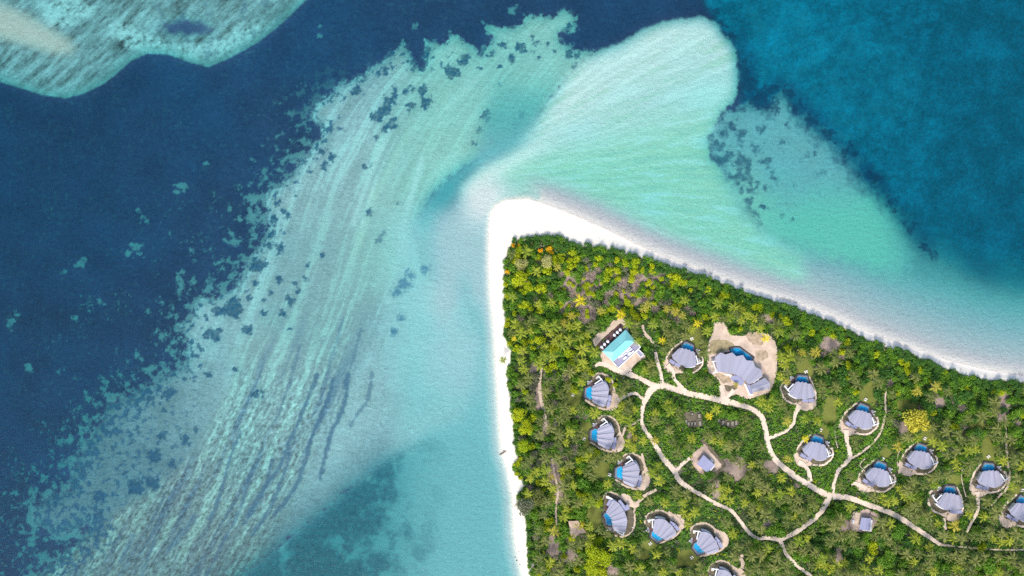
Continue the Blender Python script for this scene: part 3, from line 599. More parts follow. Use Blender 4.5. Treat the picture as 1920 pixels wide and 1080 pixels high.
# ------------------------------------------------------------------ villas
def px(pts): return [(a*S, b*S) for a, b in pts]
def fan_roof(root, fv, fr, bv, br, zf=3.3, zr=3.58, zb=3.4, zrb=3.62, th=0.18, mat=None):
    """folded-plate roof: valleys fv (n+1), front ridge points fr (n), back valleys bv (n+1), back ridge points br (n); metres"""
    n = len(fr)
    for i in range(n):
        for a, b, in ((i, 0), (i+1, 1)):
            pts = [(*fv[a], zf), (*fr[i], zr), (*br[i], zrb), (*bv[a], zb)]
            MB().slab(pts, th).put('roof_panel', mat or M_ROOF, root)
        MB().bar((*fr[i], zr+0.13), (*br[i], zrb+0.13), 0.32, 0.16).put('ridge_cap', M_ROOF, root)
def polar(r, a, apex=(0, 42.5)):
    t = math.radians(a); return ((apex[0]+r*math.sin(t))*S, (apex[1]-r*math.cos(t))*S)
VILLA_OFF = 18.5
def build_villa(mirror, name='villa'):
    """canonical villa: +y = towards the pool, origin at the pool's centre"""
    root = bpy.data.objects.new(name, None); col.objects.link(root)
    sx = -1 if mirror else 1
    c = lambda pts: [(sx*a*S, (b-VILLA_OFF)*S) for a, b in pts]
    def pp(r, a):
        x, y = polar(r, a); return (sx*x, y-VILLA_OFF*S)
    # pool: dark retaining wall, pale coping, tiled floor, water
    outer = c([(10.5,29.0),(16.5,19.0),(13.0,11.5),(3,9),(-8,9),(-13.5,14.0),(-14.5,17.5),(-8.5,30.5)])
    inner = c([(9.2,26.3),(14.0,18.2),(12.0,12.0),(3,10),(-8,10),(-12.2,14.8),(-12.6,17.2),(-7.2,27.6)])
    water = c([(8.6,23.4),(12.4,16.6),(11.4,12.6),(3,10.6),(-8,10.6),(-10.9,14.8),(-11.0,16.6),(-5.9,24.2)])
    MB().prism(outer, 0.0, 0.55).put('pool_wall', M_DARKWALL, root)
    def ring(o, i, z0, z1):
        m = MB(); n = len(o)
        for k in range(n):
            q = [o[k], o[(k+1) % n], i[(k+1) % n], i[k]]; m.prism(q, z0, z1)
        return m
    ring(inner, water, 0.5, 0.82).put('coping', M_COPING, root)
    MB().prism(water, 0.50, 0.56).put('pool_floor', M_TILE, root)
    MB().prism(c([(-10.2,15.4),(-10.6,16.6),(-6.0,23.6),(-2.5,23.6),(-6.0,16.0)]), 0.56, 0.64).put('pool_step', M_TILE2, root)
    w = MB(); w.v = [(a, b, 0.76) for a, b in water]; f = list(range(len(water)))
    w.f = [f if not mirror else f]; w.put('pool_water', M_POOLW, root)
    # timber deck and round lounge terrace beside the pool
    MB().prism(c([(12.5,11.8),(16.5,19.0),(20,15.5),(19.5,8.5),(15.5,6.5)]), 0.0, 0.5).put('deck', M_DECK, root)
    MB().disc(sx*19.2*S, (18.0-VILLA_OFF)*S, 4.3*S, 0.0, 0.42).put('terrace', M_PAVE, root)
    MB().disc(sx*23.0*S, (21.0-VILLA_OFF)*S, 0.9*S, 0.0, 1.0, 10).put('planter', M_WHITE, root)
    MB().disc(sx*23.6*S, (14.8-VILLA_OFF)*S, 0.8*S, 0.0, 1.0, 10).put('planter', M_WHITE, root)
    # fan roof of four gables over the rooms
    A = [-27, -13.5, 0, 13.5, 27]; C = [-20.5, -6.7, 6.7, 20.5]
    fv = [pp(r, a) for r, a in zip((34.5,30.3,28.8,30.0,33.0), A)]; fr = [pp(r, a) for r, a in zip((30.4,27.0,26.8,29.0), C)]
    bv = [pp(r, a) for r, a in zip((54,57.5,58.5,59.5,54), A)]; br = [pp(r, a) for r, a in zip((57.5,59.5,60.5,58.0), C)]
    fan_roof(root, fv, fr, bv, br)
    body = [pp(r+2.0, a*0.93) for r, a in zip((34,30.5,29,30.5,33.5), A)]+[pp(r-1.6, a*0.93) for r, a in reversed(list(zip((53,56,57,58,53), A)))]
    MB().prism(body, 0.0, 3.2).put('wall', M_WALL, root)
    # entrance canopies behind the rooms, curved garden wall, lean-to roof along the corridor
    def rot_rect(cx, cy, w_, h_, ang):
        t = math.radians(ang); r = []
        for a, b in ((-w_/2, -h_/2), (w_/2, -h_/2), (w_/2, h_/2), (-w_/2, h_/2)):
            r.append((cx+a*math.cos(t)-b*math.sin(t), cy+a*math.sin(t)+b*math.cos(t)))
        return c(r)
    for cx, cy, w_, h_, ang, z in ((-7.6,-18.8,11.0,5.6,4,2.9), (-19.0,-16.9,10.5,6.2,-14,2.75)):
        MB().prism(rot_rect(cx, cy, w_, h_, ang), z-0.2, z).put('entrance_canopy', M_ROOF2, root)
        for q in rot_rect(cx, cy, w_-1, h_-1, ang): MB().disc(q[0], q[1], 0.12, 0, z-0.2, 6).put('post', M_WHITE, root)
    wall_pts = [(24.5,-9.5),(20,-13.2),(14.5,-15.9),(8.0,-17.6)]
    m = MB()
    for a, b in zip(wall_pts[:-1], wall_pts[1:]):
        (x0, y0), (x1, y1) = c([a, b]); m.bar((x0, y0, 2.3), (x1, y1, 2.3), 0.55, 2.3)
    m.put('garden_wall', M_WHITE, root)
    MB().prism(c([(22.5,-6.5),(18,-10.2),(12.5,-12.8),(12,-15.2),(15,-14.6),(20,-12),(24,-8.8)]), 2.45, 2.6).put('corridor_roof', M_ROOF2, root)
    # white pergola with dark court between it and the rooms
    MB().prism(c([(17.5,7.5),(26.0,-4.5),(23.0,-6.5),(15.0,4.5)]), 0.0, 0.06).put('court_floor', M_DARKWALL, root)
    for a, b in (((18.6,9.2),(28.2,-4.6)), ((34.2,2.6),(23.2,-6.8)), ((19.6,9.0),(15.8,6.4))):
        (x0, y0), (x1, y1) = c([a, b]); MB().bar((x0, y0, 3.0), (x1, y1, 3.0), 0.62, 0.4).put('pergola_beam', M_WHITE, root)
    for q in c([(18.9,8.6),(27.6,-4.0),(33.6,2.0),(24,-6.2)]): MB().disc(q[0], q[1], 0.16, 0, 2.6, 6).put('pergola_post', M_WHITE, root)
    MB().prism(c([(28.0,6.8),(32.6,3.2),(29.6,-0.6),(25.2,3.0)]), 0.0, 0.5).put('daybed', M_FABRIC, root)
    return root

def copy_tree(o, parent=None):
    n = o.copy(); col.objects.link(n); n.parent = parent
    for ch in list(o.children): copy_tree(ch, n)
    return n

# (pool centre px, heading of the pool in degrees, mirrored, which one it is)
VILLAS = [
 ((1288.5,651.0), 70, 0, 'between the turquoise pavilion and the big lodge'),
 ((1504.0,712.0), 82, 1, 'just right of the big lodge'),
 ((1616.5,766.0), 71, 0, 'topmost of the east row on a looped drive'),
 ((1531.0,824.5), 73, 0, 'right of the main road, a yellow palm at its pool'),
 ((1649.0,873.5), 70, 0, 'just above the eastern main road, left of the round-tree villa'),
 ((1725.0,840.5), 76, 0, 'right below the big round yellow tree'),
 ((1780.5,919.0), 80, 1, 'lower right, its white pergola on the left side'),
 ((1851.5,876.0), 88, 0, 'near the right edge with a long drive'),
 ((1916.0,938.5), 72, 0, 'cut by the right edge of the picture'),
 ((1104.5,737.5), 180, 0, 'facing west just below the turquoise pavilion'),
 ((1114.5,816.5), 180, 0, 'facing west, second from the top'),
 ((1161.5,887.0), 180, 0, 'facing west, third from the top'),
 ((1231.5,1005.5), 235, 0, 'right beside the long curved villa'),
 ((1309.5,1028.5), 222, 0, 'with an olive lawn below its pool'),
 ((1343.5,1099.0), 222, 0, 'cut by the bottom edge of the picture'),
]
RING = [(31,12),(35.5,7),(37.8,0),(37,-7),(33,-15),(27,-22.5),(18,-26.8),(8,-28.8),(-3,-31),(-14,-33.5),(-23,-31.5),(-29,-24),(-30.5,-14),(-28.5,-4),(-24.5,7),(-18,17),(-12,26)]
PAD = [(-4,-22),(6,-27.5),(0,-33),(-7,-37.5),(-17,-38.5),(-27,-34),(-32.5,-25),(-31,-16),(-26,-15.5),(-22,-21.5),(-12,-23.5)]
def place(pts, centre, heading, mirror):
    """canonical px offsets from the fan axis -> photograph px"""
    t = math.radians(heading-90); out = []
    for a, b in pts:
        a = -a if mirror else a; b = b-VILLA_OFF
        out.append((centre[0]+a*math.cos(t)-b*math.sin(t), centre[1]-(a*math.sin(t)+b*math.cos(t))))
    return out
protos = {}
for centre, heading, mir, which in VILLAS:
    ring = place(RING, centre, heading, mir)
    ground_poly('garden_bed', ring+place([(0,29)], centre, heading, mir), M_MULCH, 'dark mulched bed around the villa '+which, pad_tall=3.0)
    ribbon('garden_path', ring, 3.4, M_PATH if mir or heading < 100 else M_TRAIL, 'narrow path looping round the villa '+which, pad_tall=3.0)
    ground_poly('arrival_court', place(PAD, centre, heading, mir), M_COURT, 'sandy arrival court behind the villa '+which, pad_tall=5.0)
    if mir not in protos:
        v = protos[mir] = build_villa(mir)
    else: v = copy_tree(protos[mir])
    v.location = W(*centre); v.rotation_euler = (0, 0, math.radians(heading-90))
    tag(v, 'fan-roofed pool villa '+which, 'villa', 'fan-roofed pool villas')
    reserve_poly(place([(15,31),(34,14),(38,0),(33,-15),(18,-27),(-14,-33),(-30,-20),(-26,4),(-12,30)], centre, heading, mir), 0, 4)

# the long curved villa (five gables) on the west side
def zmap(x0, y0, k):
    return lambda pts: [(x0+a/k, y0+b/k) for a, b in pts]
def local(pts, origin, h=0.0):
    o = W(*origin); return [((W(a, b, h)-o).x, (W(a, b, h)-o).y) for a, b in pts]
def mid(a, b, k=0.5): return (a[0]+(b[0]-a[0])*k, a[1]+(b[1]-a[1])*k)
z14 = zmap(1120, 915, 11.37); O14 = (1140, 973)
ground_poly('garden_bed', z14([(170,150),(300,110),(430,160),(520,230),(600,330),(720,430),(800,520),(800,700),(770,870),(680,980),(560,1030),(400,1010),(250,900),(140,800),(90,600),(120,400),(150,250)]), M_MULCH, 'dark mulched garden bed around the long curved villa', pad_tall=3)
ribbon('garden_path', z14([(115,250),(150,150),(220,95),(330,100),(450,150)]), 3.0, M_TRAIL, 'narrow sandy path hooking over the top of the long curved villa')
ribbon('garden_path', z14([(815,400),(790,500),(800,640),(790,800),(730,930),(620,1020),(480,1040),(370,1010)]), 3.0, M_TRAIL, 'narrow sandy path down the right side of the long curved villa')
ground_poly('arrival_court', z14([(440,150),(560,120),(690,170),(760,270),(860,310),(900,350),(830,420),(690,395),(620,330),(540,250)]), M_COURT, 'sandy arrival court above right of the long curved villa')
r14 = bpy.data.objects.new('villa', None); col.objects.link(r14); r14.location = W(*O14)
tag(r14, 'long curved pool villa with five roof gables, largest on the west side', 'villa', 'fan-roofed pool villas')
F = z14([(185,515),(235,560),(278,605),(312,668),(325,758),(345,885)]); B = z14([(325,265),(450,318),(540,440),(600,560),(638,700),(592,955)])
def prow(a, b, c, d, k): # front ridge pushed forward of the mid of a-b, away from c-d
    m = mid(a, b); n = mid(c, d); return mid(m, n, -k)
L = lambda pts, h=3.6: local(pts, O14, h)
fan_roof(r14, L(F), L([prow(F[i], F[i+1], B[i], B[i+1], 0.06) for i in range(5)]), L(B), L([prow(B[i], B[i+1], F[i], F[i+1], 0.03) for i in range(5)]))
MB().prism(L(z14([(200,520),(285,610),(330,690),(340,870),(570,930),(620,700),(580,560),(520,450),(440,335),(330,290)]), 0), 0, 3.2).put('wall', M_WALL, r14)
MB().prism(L(z14([(85,575),(150,490),(200,510),(290,600),(320,660),(330,770),(290,835),(160,800),(140,660)]), 0), 0, .55).put('pool_wall', M_DARKWALL, r14)
MB().prism(L(z14([(110,575),(160,515),(200,530),(290,610),(315,665),(322,760),(285,805),(175,775),(160,650)]), 0), 0.5, .72).put('coping', M_COPING, r14)
MB().prism(L(z14([(135,575),(170,530),(205,545),(290,630),(305,670),(318,750),(280,790),(195,760),(180,650)]), 0), 0.5, .76).put('pool_floor', M_TILE, r14)
w = MB(); w.v = [(a, b, 0.80) for a, b in L(z14([(135,575),(170,530),(205,545),(290,630),(305,670),(318,750),(280,790),(195,760),(180,650)])[::-1], 0)]; w.f = [tuple(range(9))]; w.put('pool_water', M_POOLW, r14)
MB().prism(L(z14([(137,575),(170,533),(205,550),(165,605)]), 0), 0.7, .78).put('pool_step', M_TILE2, r14)
MB().prism(L(z14([(150,430),(200,370),(250,400),(190,505)]), 0), 0, .5).put('deck', M_DECK, r14)
MB().disc(*L(z14([(270,860)]), 0)[0], 4.2*S, 0, .42).put('terrace', M_PAVE, r14)
MB().prism(L(z14([(190,360),(255,245),(320,265),(240,395)]), 2.8), 2.6, 2.8).put('corridor_roof', M_ROOF2, r14)
MB().prism(L(z14([(180,170),(230,175),(400,270),(430,310),(320,265),(190,215)]), 2.6), 2.3, 2.5).put('garden_wall', M_WHITE, r14)
MB().prism(L(z14([(440,275),(490,250),(620,420),(570,470)]), 3), 2.8, 3.0).put('entrance_canopy', M_ROOF2, r14)
MB().prism(L(z14([(555,410),(640,350),(695,445),(590,500)]), 2.8), 2.55, 2.7).put('entrance_canopy', M_ROOF2, r14)
MB().prism(L(z14([(425,905),(560,945),(545,990),(415,925)]), 0), 0, .06).put('court_floor', M_DARKWALL, r14)
for a, b in (((395,920),(550,1012)), ((550,1015),(572,915)), ((395,925),(425,890))):
    (x0, y0), (x1, y1) = L(z14([a, b]), 3.0); MB().bar((x0, y0, 3), (x1, y1, 3), .6, .4).put('pergola_beam', M_WHITE, r14)
for q in ((215,890),(343,918),(748,828)): MB().disc(*L(z14([q]), 0)[0], .8*S, 0, 1, 10).put('planter', M_WHITE, r14)
reserve_poly(z14([(120,200),(400,150),(800,420),(800,850),(600,1040),(350,1010),(100,800),(80,560)]), 0, 3)

# the big lodge (five gables, a separate wing, long pool)
zL = zmap(1325, 640, 9.815); OL = (1388, 690)
zc = zmap(1300, 590, 6.0)
ground_poly('sand_clearing', zc([(230,85),(350,100),(420,215),(560,235),(700,190),(830,220),(930,330),(945,560),(900,790),(830,885),(600,950),(490,900),(380,930),(300,900),(280,730),(170,640),(150,480),(175,300),(225,190)]), M_COURT, 'broad sandy clearing round the big fan-roofed lodge', jit=1.2)
ground_poly('lawn', zc([(200,300),(300,280),(400,300),(460,350),(380,400),(240,440),(190,420)]), material('dry_lawn', (0.27, 0.22, 0.12), .95, .35, .5), 'thin dry lawn left of the pool of the big lodge')
ground_poly('lawn', zc([(690,480),(740,520),(820,640),(840,700),(790,690),(770,600)]), M_EARTH, 'strip of bare earth right of the big lodge roof')
ground_poly('garden_bed', zc([(350,790),(420,800),(470,790),(490,830),(420,860),(370,860)]), M_MULCH, 'small round planting island by the lodge entrance')
M_DRY = material('dry_scrub_soil', (0.33, 0.255, 0.17), .95, .45, .45)
ground_poly('bare_patch', zc([(600,215),(720,205),(800,260),(780,330),(700,340),(620,290)]), M_DRY, 'brown scrubby soil patch at the top right of the lodge clearing', jit=1.5)
ground_poly('bare_patch', zc([(700,420),(800,400),(840,460),(780,520),(720,490)]), M_DRY, 'brown soil patch right of the lodge pool', jit=1.5)
ground_poly('bare_patch', zc([(250,660),(380,680),(430,740),(340,770),(280,720)]), M_DRY, 'brown soil patch below the left end of the lodge', jit=1.5)
rl = bpy.data.objects.new('lodge', None); col.objects.link(rl); rl.location = W(*OL)
tag(rl, 'big fan-roofed lodge with five lilac grey gables, a side wing and a long blue pool', 'lodge')
L = lambda pts, h=3.6: local(zL(pts), OL, h)
fv = [(155,290),(348,242),(545,275),(735,352),(892,465),(1022,640)]; fr = [(262,208),(475,205),(675,255),(858,360),(1015,525)]
bv = [(197,562),(345,578),(470,597),(588,645),(692,712),(835,778)]; br = [(270,570),(408,590),(530,615),(645,672),(760,785)]
fan_roof(rl, L(fv, 3.8), L(fr, 4.6), L(bv, 3.8), L(br, 4.4), 3.7, 4.1, 3.7, 4.0)
MB().prism(L([(190,300),(350,270),(540,300),(725,372),(870,480),(990,630),(830,755),(690,695),(590,630),(470,585),(345,565),(215,545)], 0), 0, 3.5).put('wall', M_WALL, rl)
wv = [(800,815),(1070,670)], [(845,945),(1148,865)]; wr = [(820,880),(1150,760)]
for side in wv: MB().slab([(*L([side[0]], 3.4)[0], 3.3), (*L([wr[0]], 3.4)[0], 4.3), (*L([wr[1]], 3.4)[0], 4.3), (*L([side[1]], 3.4)[0], 3.3)], .18).put('roof_panel', M_ROOF, rl)
MB().prism(L([(815,830),(1060,690),(1130,770),(1125,855),(850,925)], 0), 0, 3.2).put('wing_wall', M_WALL, rl)
MB().prism(L([(745,795),(800,800),(860,950),(800,985)], 2.8), 2.5, 2.7).put('corridor_roof', M_ROOF2, rl)
MB().prism(L([(690,785),(715,780),(790,960),(850,970),(845,995),(780,995)], 2.6), 2.2, 3.0).put('garden_wall', M_WHITE, rl)
MB().prism(L([(440,670),(500,625),(580,640),(690,720),(680,770),(640,820),(540,775),(470,720)], 3), 2.9, 3.1).put('entrance_canopy', M_ROOF2, rl)
MB().prism(L([(320,600),(460,615),(440,680),(430,640),(320,615)], 2.4), 1.6, 2.4).put('garden_wall', M_WHITE, rl)
MB().prism(L([(405,120),(500,85),(610,90),(880,290),(850,345),(740,370),(690,290),(560,290),(480,230),(430,210)], 0), 0, .5).put('pool_wall', M_DARKWALL, rl)
MB().prism(L([(425,130),(510,110),(605,115),(855,295),(835,335),(745,358),(690,280),(560,280),(480,225),(440,200)], 0), .45, .62).put('coping', M_COPING, rl)
pw = [(435,150),(515,125),(590,128),(700,205),(825,300),(810,345),(740,345),(690,275),(560,275),(490,225),(440,195)]
MB().prism(L(pw, 0), .45, .66).put('pool_floor', M_TILE, rl)
w = MB(); w.v = [(a, b, .72) for a, b in L(pw, 0)[::-1]]; w.f = [tuple(range(len(pw)))]; w.put('pool_water', M_POOLW, rl)
MB().prism(L([(437,152),(500,132),(505,205),(442,192)], 0), .6, .69).put('pool_step', M_TILE2, rl)
MB().prism(L([(300,205),(430,190),(440,215),(350,240)], 0), 0, .45).put('deck', M_DECK, rl)
MB().prism(L([(75,290),(150,270),(165,360),(90,380)], 0), 0, .4).put('terrace', M_PAVE, rl)
MB().prism(L([(140,385),(165,380),(195,510),(175,515)], 0), 0, .06).put('court_floor', M_DARKWALL, rl)
MB().prism(L([(830,745),(1010,650),(1030,675),(850,775)], 0), 0, .06).put('court_floor', M_DARKWALL, rl)
for a, b in (((95,375),(165,362)), ((120,375),(175,560)), ((110,590),(210,560)), ((935,680),(952,715))):
    (x0, y0), (x1, y1) = L([a, b], 3.0); MB().bar((x0, y0, 3), (x1, y1, 3), .65, .4).put('pergola_beam', M_WHITE, rl)
for a, b in (((95,440),(110,470)), ((130,320),(150,330))):
    (x0, y0), (x1, y1) = L([a, b], 1.0); MB().bar((x0, y0, .6), (x1, y1, .6), .9, .6).put('daybed', M_FABRIC, rl)
reserve_poly(zL([(60,280),(260,190),(480,80),(620,80),(900,300),(1040,520),(1160,760),(1150,880),(800,1000),(440,780),(80,600)]), 0, 4)
# paved square in the clearing
sq = MB()
for i in range(3):
    for j in range(3):
        x, y = 1160+i*36, 178+j*36; sq.prism([((W(*p)-W(1447, 663)).x, (W(*p)-W(1447, 663)).y) for p in zL([(x, y), (x+32, y+3), (x+30, y+34), (x-2, y+31)])], .1, .16)
tag(sq.put('paved_square', M_PAVE, loc=W(1447, 663)), 'small dark paved square in the sand right of the lodge pool', 'paving')

# ------------------------------------------------------------------ turquoise pavilion
zp = zmap(1115, 600, 11.37); OP = (1160, 650)
ground_poly('sand_clearing', zp([(20,560),(-40,420),(60,290),(230,190),(380,30),(520,-40),(640,20),(720,180),(690,260),(560,80),(500,110),(90,480)]), M_TRAIL, 'sandy track curving round the deck of the turquoise pavilion', jit=1.0, pad_tall=5)
ground_poly('arrival_court', zp([(150,860),(160,650),(400,880),(500,1010),(860,680),(960,760),(1060,740),(1070,820),(930,880),(830,980),(740,1080),(640,1130),(430,1120),(300,1020)]), M_COURT, 'sandy arrival court below right of the turquoise pavilion', jit=1.0)
rp = bpy.data.objects.new('pavilion', None); col.objects.link(rp); rp.location = W(*OP)
tag(rp, 'rectangular pavilion with turquoise hipped roof, dark deck and flat grey service roof', 'pavilion')
L = lambda pts, h=0.0: local(zp(pts), OP, h)
Wc, Nc, Ec, Sc = L([(162,668),(660,205),(872,440),(388,893)], 4.0); R1, R2 = L([(395,680),(655,440)], 6.0)
for pts in ([(*Wc,3.9),(*Nc,3.9),(*R2,6.3),(*R1,6.3)], [(*Ec,3.9),(*Sc,3.9),(*R1,6.3),(*R2,6.3)], [(*Nc,3.9),(*Ec,3.9),(*R2,6.3)], [(*Sc,3.9),(*Wc,3.9),(*R1,6.3)]):
    MB().slab(pts, .18).put('roof_panel', M_TURQ, rp)
MB().bar((*R1, 6.45), (*R2, 6.45), .4, .25).put('ridge_cap', M_TURQ, rp)
MB().prism(L([(190,665),(655,235),(845,440),(395,865)]), 0, 3.9).put('wall', M_WALL, rp)
MB().prism(L([(60,565),(90,490),(240,360),(330,270),(500,110),(590,100),(665,205),(165,665)]), 0, .5).put('deck', M_DECK, rp)
fl = L([(872,445),(975,575),(505,1015),(388,893)], 3.4)
MB().prism(L([(868,450),(965,575),(505,1005),(395,893)]), 0, 3.2).put('service_wall', M_WALL, rp)
MB().prism(fl, 3.2, 3.4).put('flat_roof', M_FLAT, rp)
for i, j in ((0, 1), (1, 2), (2, 3)): MB().bar((*fl[i], 3.8), (*fl[j], 3.8), .45, .7).put('parapet', M_WHITE, rp)
for a, b, wd in (((505,812),(762,578),.75), ((690,690),(795,610),.8), ((720,750),(840,660),.9), ((575,790),(700,690),.6)):
    (x0, y0), (x1, y1) = L([a, b], 4.0); MB().bar((x0, y0, 4.1), (x1, y1, 4.1), wd, .6).put('roof_duct', M_WHITE, rp)
MB().prism(L([(600,820),(660,765),(690,795),(625,850)], 4.2), 3.4, 4.6).put('roof_unit', M_WHITE, rp)
MB().prism(L([(700,725),(750,680),(775,700),(720,750)], 4.0), 3.4, 4.0).put('roof_unit', M_WHITE, rp)
an = L([(885,680),(935,625),(1045,732),(985,798)], 2.8)
MB().prism(an, 0, 2.7).put('annex', M_FLAT, rp)
for i in range(4): MB().bar((*an[i], 3.0), (*an[(i+1) % 4], 3.0), .4, .5).put('parapet', M_WHITE, rp)
for k, (a, b) in enumerate(((530,203),(470,257),(407,315),(267,450),(198,510),(137,567))):
    u = bpy.data.objects.new('parasol', None); col.objects.link(u); u.location = W(*zp([(a, b)])[0])+Vector((0, 0, .5))
    c = MB(); n = 8; R = 0.95
    c.v = [(0, 0, 2.75)]+[(R*math.cos(i*math.pi/4), R*math.sin(i*math.pi/4), 2.3) for i in range(n)]; c.f = [(0, 1+i, 1+(i+1) % n) for i in range(n)]
    c.put('canopy', M_WHITE, u); MB().tube([(0, 0, 0), (0, 0, 2.7)], [.04, .04]).put('pole', M_WHITE, u)
    MB().disc(0, 0, .4, 0, .08).put('base', M_PAVE, u)
    pos = ('nearest the top corner of', 'second from the top corner of', 'third from the top corner of', 'third from the left corner of', 'second from the left corner of', 'nearest the left corner of')[k]
    tag(u, 'white parasol '+pos+' the dark pavilion deck', 'parasol', 'parasols on the pavilion deck')
for k, (a, b) in enumerate(((570,232),(509,290),(443,350),(297,482),(226,552),(172,607))):
    u = bpy.data.objects.new('side_table', None); col.objects.link(u); u.location = W(*zp([(a, b)])[0])+Vector((0, 0, .5))
    MB().disc(0, 0, .42, .66, .74, 12).put('table_top', M_WHITE, u); MB().tube([(0, 0, 0), (0, 0, .68)], [.05, .05]).put('leg', M_WHITE, u)
    pos = ('nearest the top corner of', 'second from the top corner of', 'third from the top corner of', 'third from the left corner of', 'second from the left corner of', 'nearest the left corner of')[k]
    tag(u, 'small white table '+pos+' the pavilion deck', 'table', 'round tables on the pavilion deck')
reserve_poly(zp([(60,565),(500,70),(600,90),(980,570),(1060,740),(980,810),(500,1030)]), 0, 6)

# ------------------------------------------------------------------ the two service huts
zh = zmap(1280, 820, 12.0); OH = (1322, 869)
ribbon('hedge_bed', zh([(430,60),(560,200),(760,430),(930,620),(760,810),(570,1000)]), 7.0, M_MULCH, 'dark trench of bare mulch bordering the yard of the square hut')
ground_poly('bare_yard', zh([(220,330),(350,260),(480,150),(570,260),(700,410),(880,620),(790,720),(700,800),(590,930),(380,800),(200,560)]), M_EARTH, 'pinkish bare earth yard round the square blue-grey hut', jit=1.0)
ground_poly('bare_yard', zh([(570,350),(690,410),(870,620),(800,700),(720,690),(700,570),(600,450)]), M_COURT, 'pale concrete strip right of the square hut', jit=.8, closed_spline=False)
rh = bpy.data.objects.new('hut', None); col.objects.link(rh); rh.location = W(*OH)
tag(rh, 'square service hut with a flat lilac blue sheet roof in a bare earth yard', 'hut')
L = lambda pts, h=0.0: local(zh(pts), OH, h)
a, b, c_, d_ = L([(315,600),(470,395),(720,620),(560,800)], 3.0)
m1, m2 = mid(a, d_), mid(b, c_)
for p, q in ((a, b), (d_, c_)): MB().slab([(*p, 2.9), (*q, 2.9), (*m2, 3.5), (*m1, 3.5)], .12).put('roof_panel', M_ROOF2, rh)
MB().prism(L([(335,600),(470,415),(700,620),(560,785)]), 0, 2.8).put('wall', M_WALL, rh)
MB().prism(L([(610,490),(640,470),(680,540),(650,560)]), 0, 1.2).put('generator', M_WHITE, rh)
reserve_poly(zh([(210,330),(480,140),(960,620),(590,960)]), 0, 6)
zg = zmap(1580, 950, 19.63); OG = (1622, 983)
ground_poly('bare_yard', zg([(370,230),(600,180),(820,90),(1150,170),(1350,300),(1250,600),(1120,800),(980,950),(600,930),(380,880),(270,600)]), M_EARTH, 'pinkish bare earth yard round the small oblong hut', jit=1.0)
ground_poly('bare_yard', zg([(400,250),(680,250),(690,420),(600,800),(420,840),(380,600)]), M_COURT, 'pale concrete strip left of the small oblong hut', jit=.6)
rg = bpy.data.objects.new('hut', None); col.objects.link(rg); rg.location = W(*OG)
tag(rg, 'small oblong service hut with lilac blue roof below the eastern main road', 'hut')
L = lambda pts, h=0.0: local(zg(pts), OG, h)
a, b, c_, d_ = L([(700,400),(1050,430),(1005,880),(605,840)], 3.0); m1, m2 = mid(a, b), mid(d_, c_)
for p, q in ((a, d_), (b, c_)): MB().slab([(*p, 2.8), (*q, 2.8), (*m2, 3.4), (*m1, 3.4)], .12).put('roof_panel', M_ROOF2, rg)
MB().prism(L([(720,420),(1030,445),(985,865),(630,825)]), 0, 2.7).put('wall', M_WALL, rg)
MB().prism(L([(350,470),(400,480),(390,620),(340,600)]), 0, 1.0).put('tank', M_WHITE, rg)
reserve_poly(zg([(380,230),(820,100),(1340,300),(1000,930),(380,880)]), 0, 6)

# ------------------------------------------------------------------ shade sail by the west grove
zs = zmap(1050, 970, 24.0); OS = (1078, 994)
rs = bpy.data.objects.new('shade_sail', None); col.objects.link(rs); rs.location = W(*OS)
tag(rs, 'tan pointed shade sail half hidden under a yellow-green bush in the west grove', 'shade sail')
L = lambda pts, h=0.0: local(zs(pts), OS, h)
sp = [(375,160),(420,430),(425,695),(500,850),(575,1000),(720,880),(880,745),(1040,710),(1200,690),(980,430),(800,140),(580,170)]
zz = [3.2,2.9,3.3,2.7,3.0,2.7,2.7,2.8,3.2,2.8,3.3,3.0]
s_ = MB(); s_.v = [(*L([p], 3)[0], z) for p, z in zip(sp, zz)]+[(*L([(700,560)], 3)[0], 3.7)]; s_.f = [(i, (i+1) % 12, 12) for i in range(12)]
s_.v += [(x, y, z-.05) for x, y, z in s_.v]; s_.f += [((i+1) % 12+13, i+13, 25) for i in range(12)]
s_.put('sail', M_SAIL, rs)
for p, z in (((375,160),3.2),((575,1000),3.0),((1200,690),3.2),((800,140),3.3)): x, y = L([p], 3)[0]; MB().tube([(x, y, 0), (x, y, z)], [.09, .07]).put('post', M_WOOD, rs)
x, y = L([(425,695)], 3)[0]; x2, y2 = L([(110,725)], .2)[0]; MB().tube([(x, y, 3.2), (x2, y2, .1)], [.12, .1]).put('guy_rope', M_FABRIC, rs)

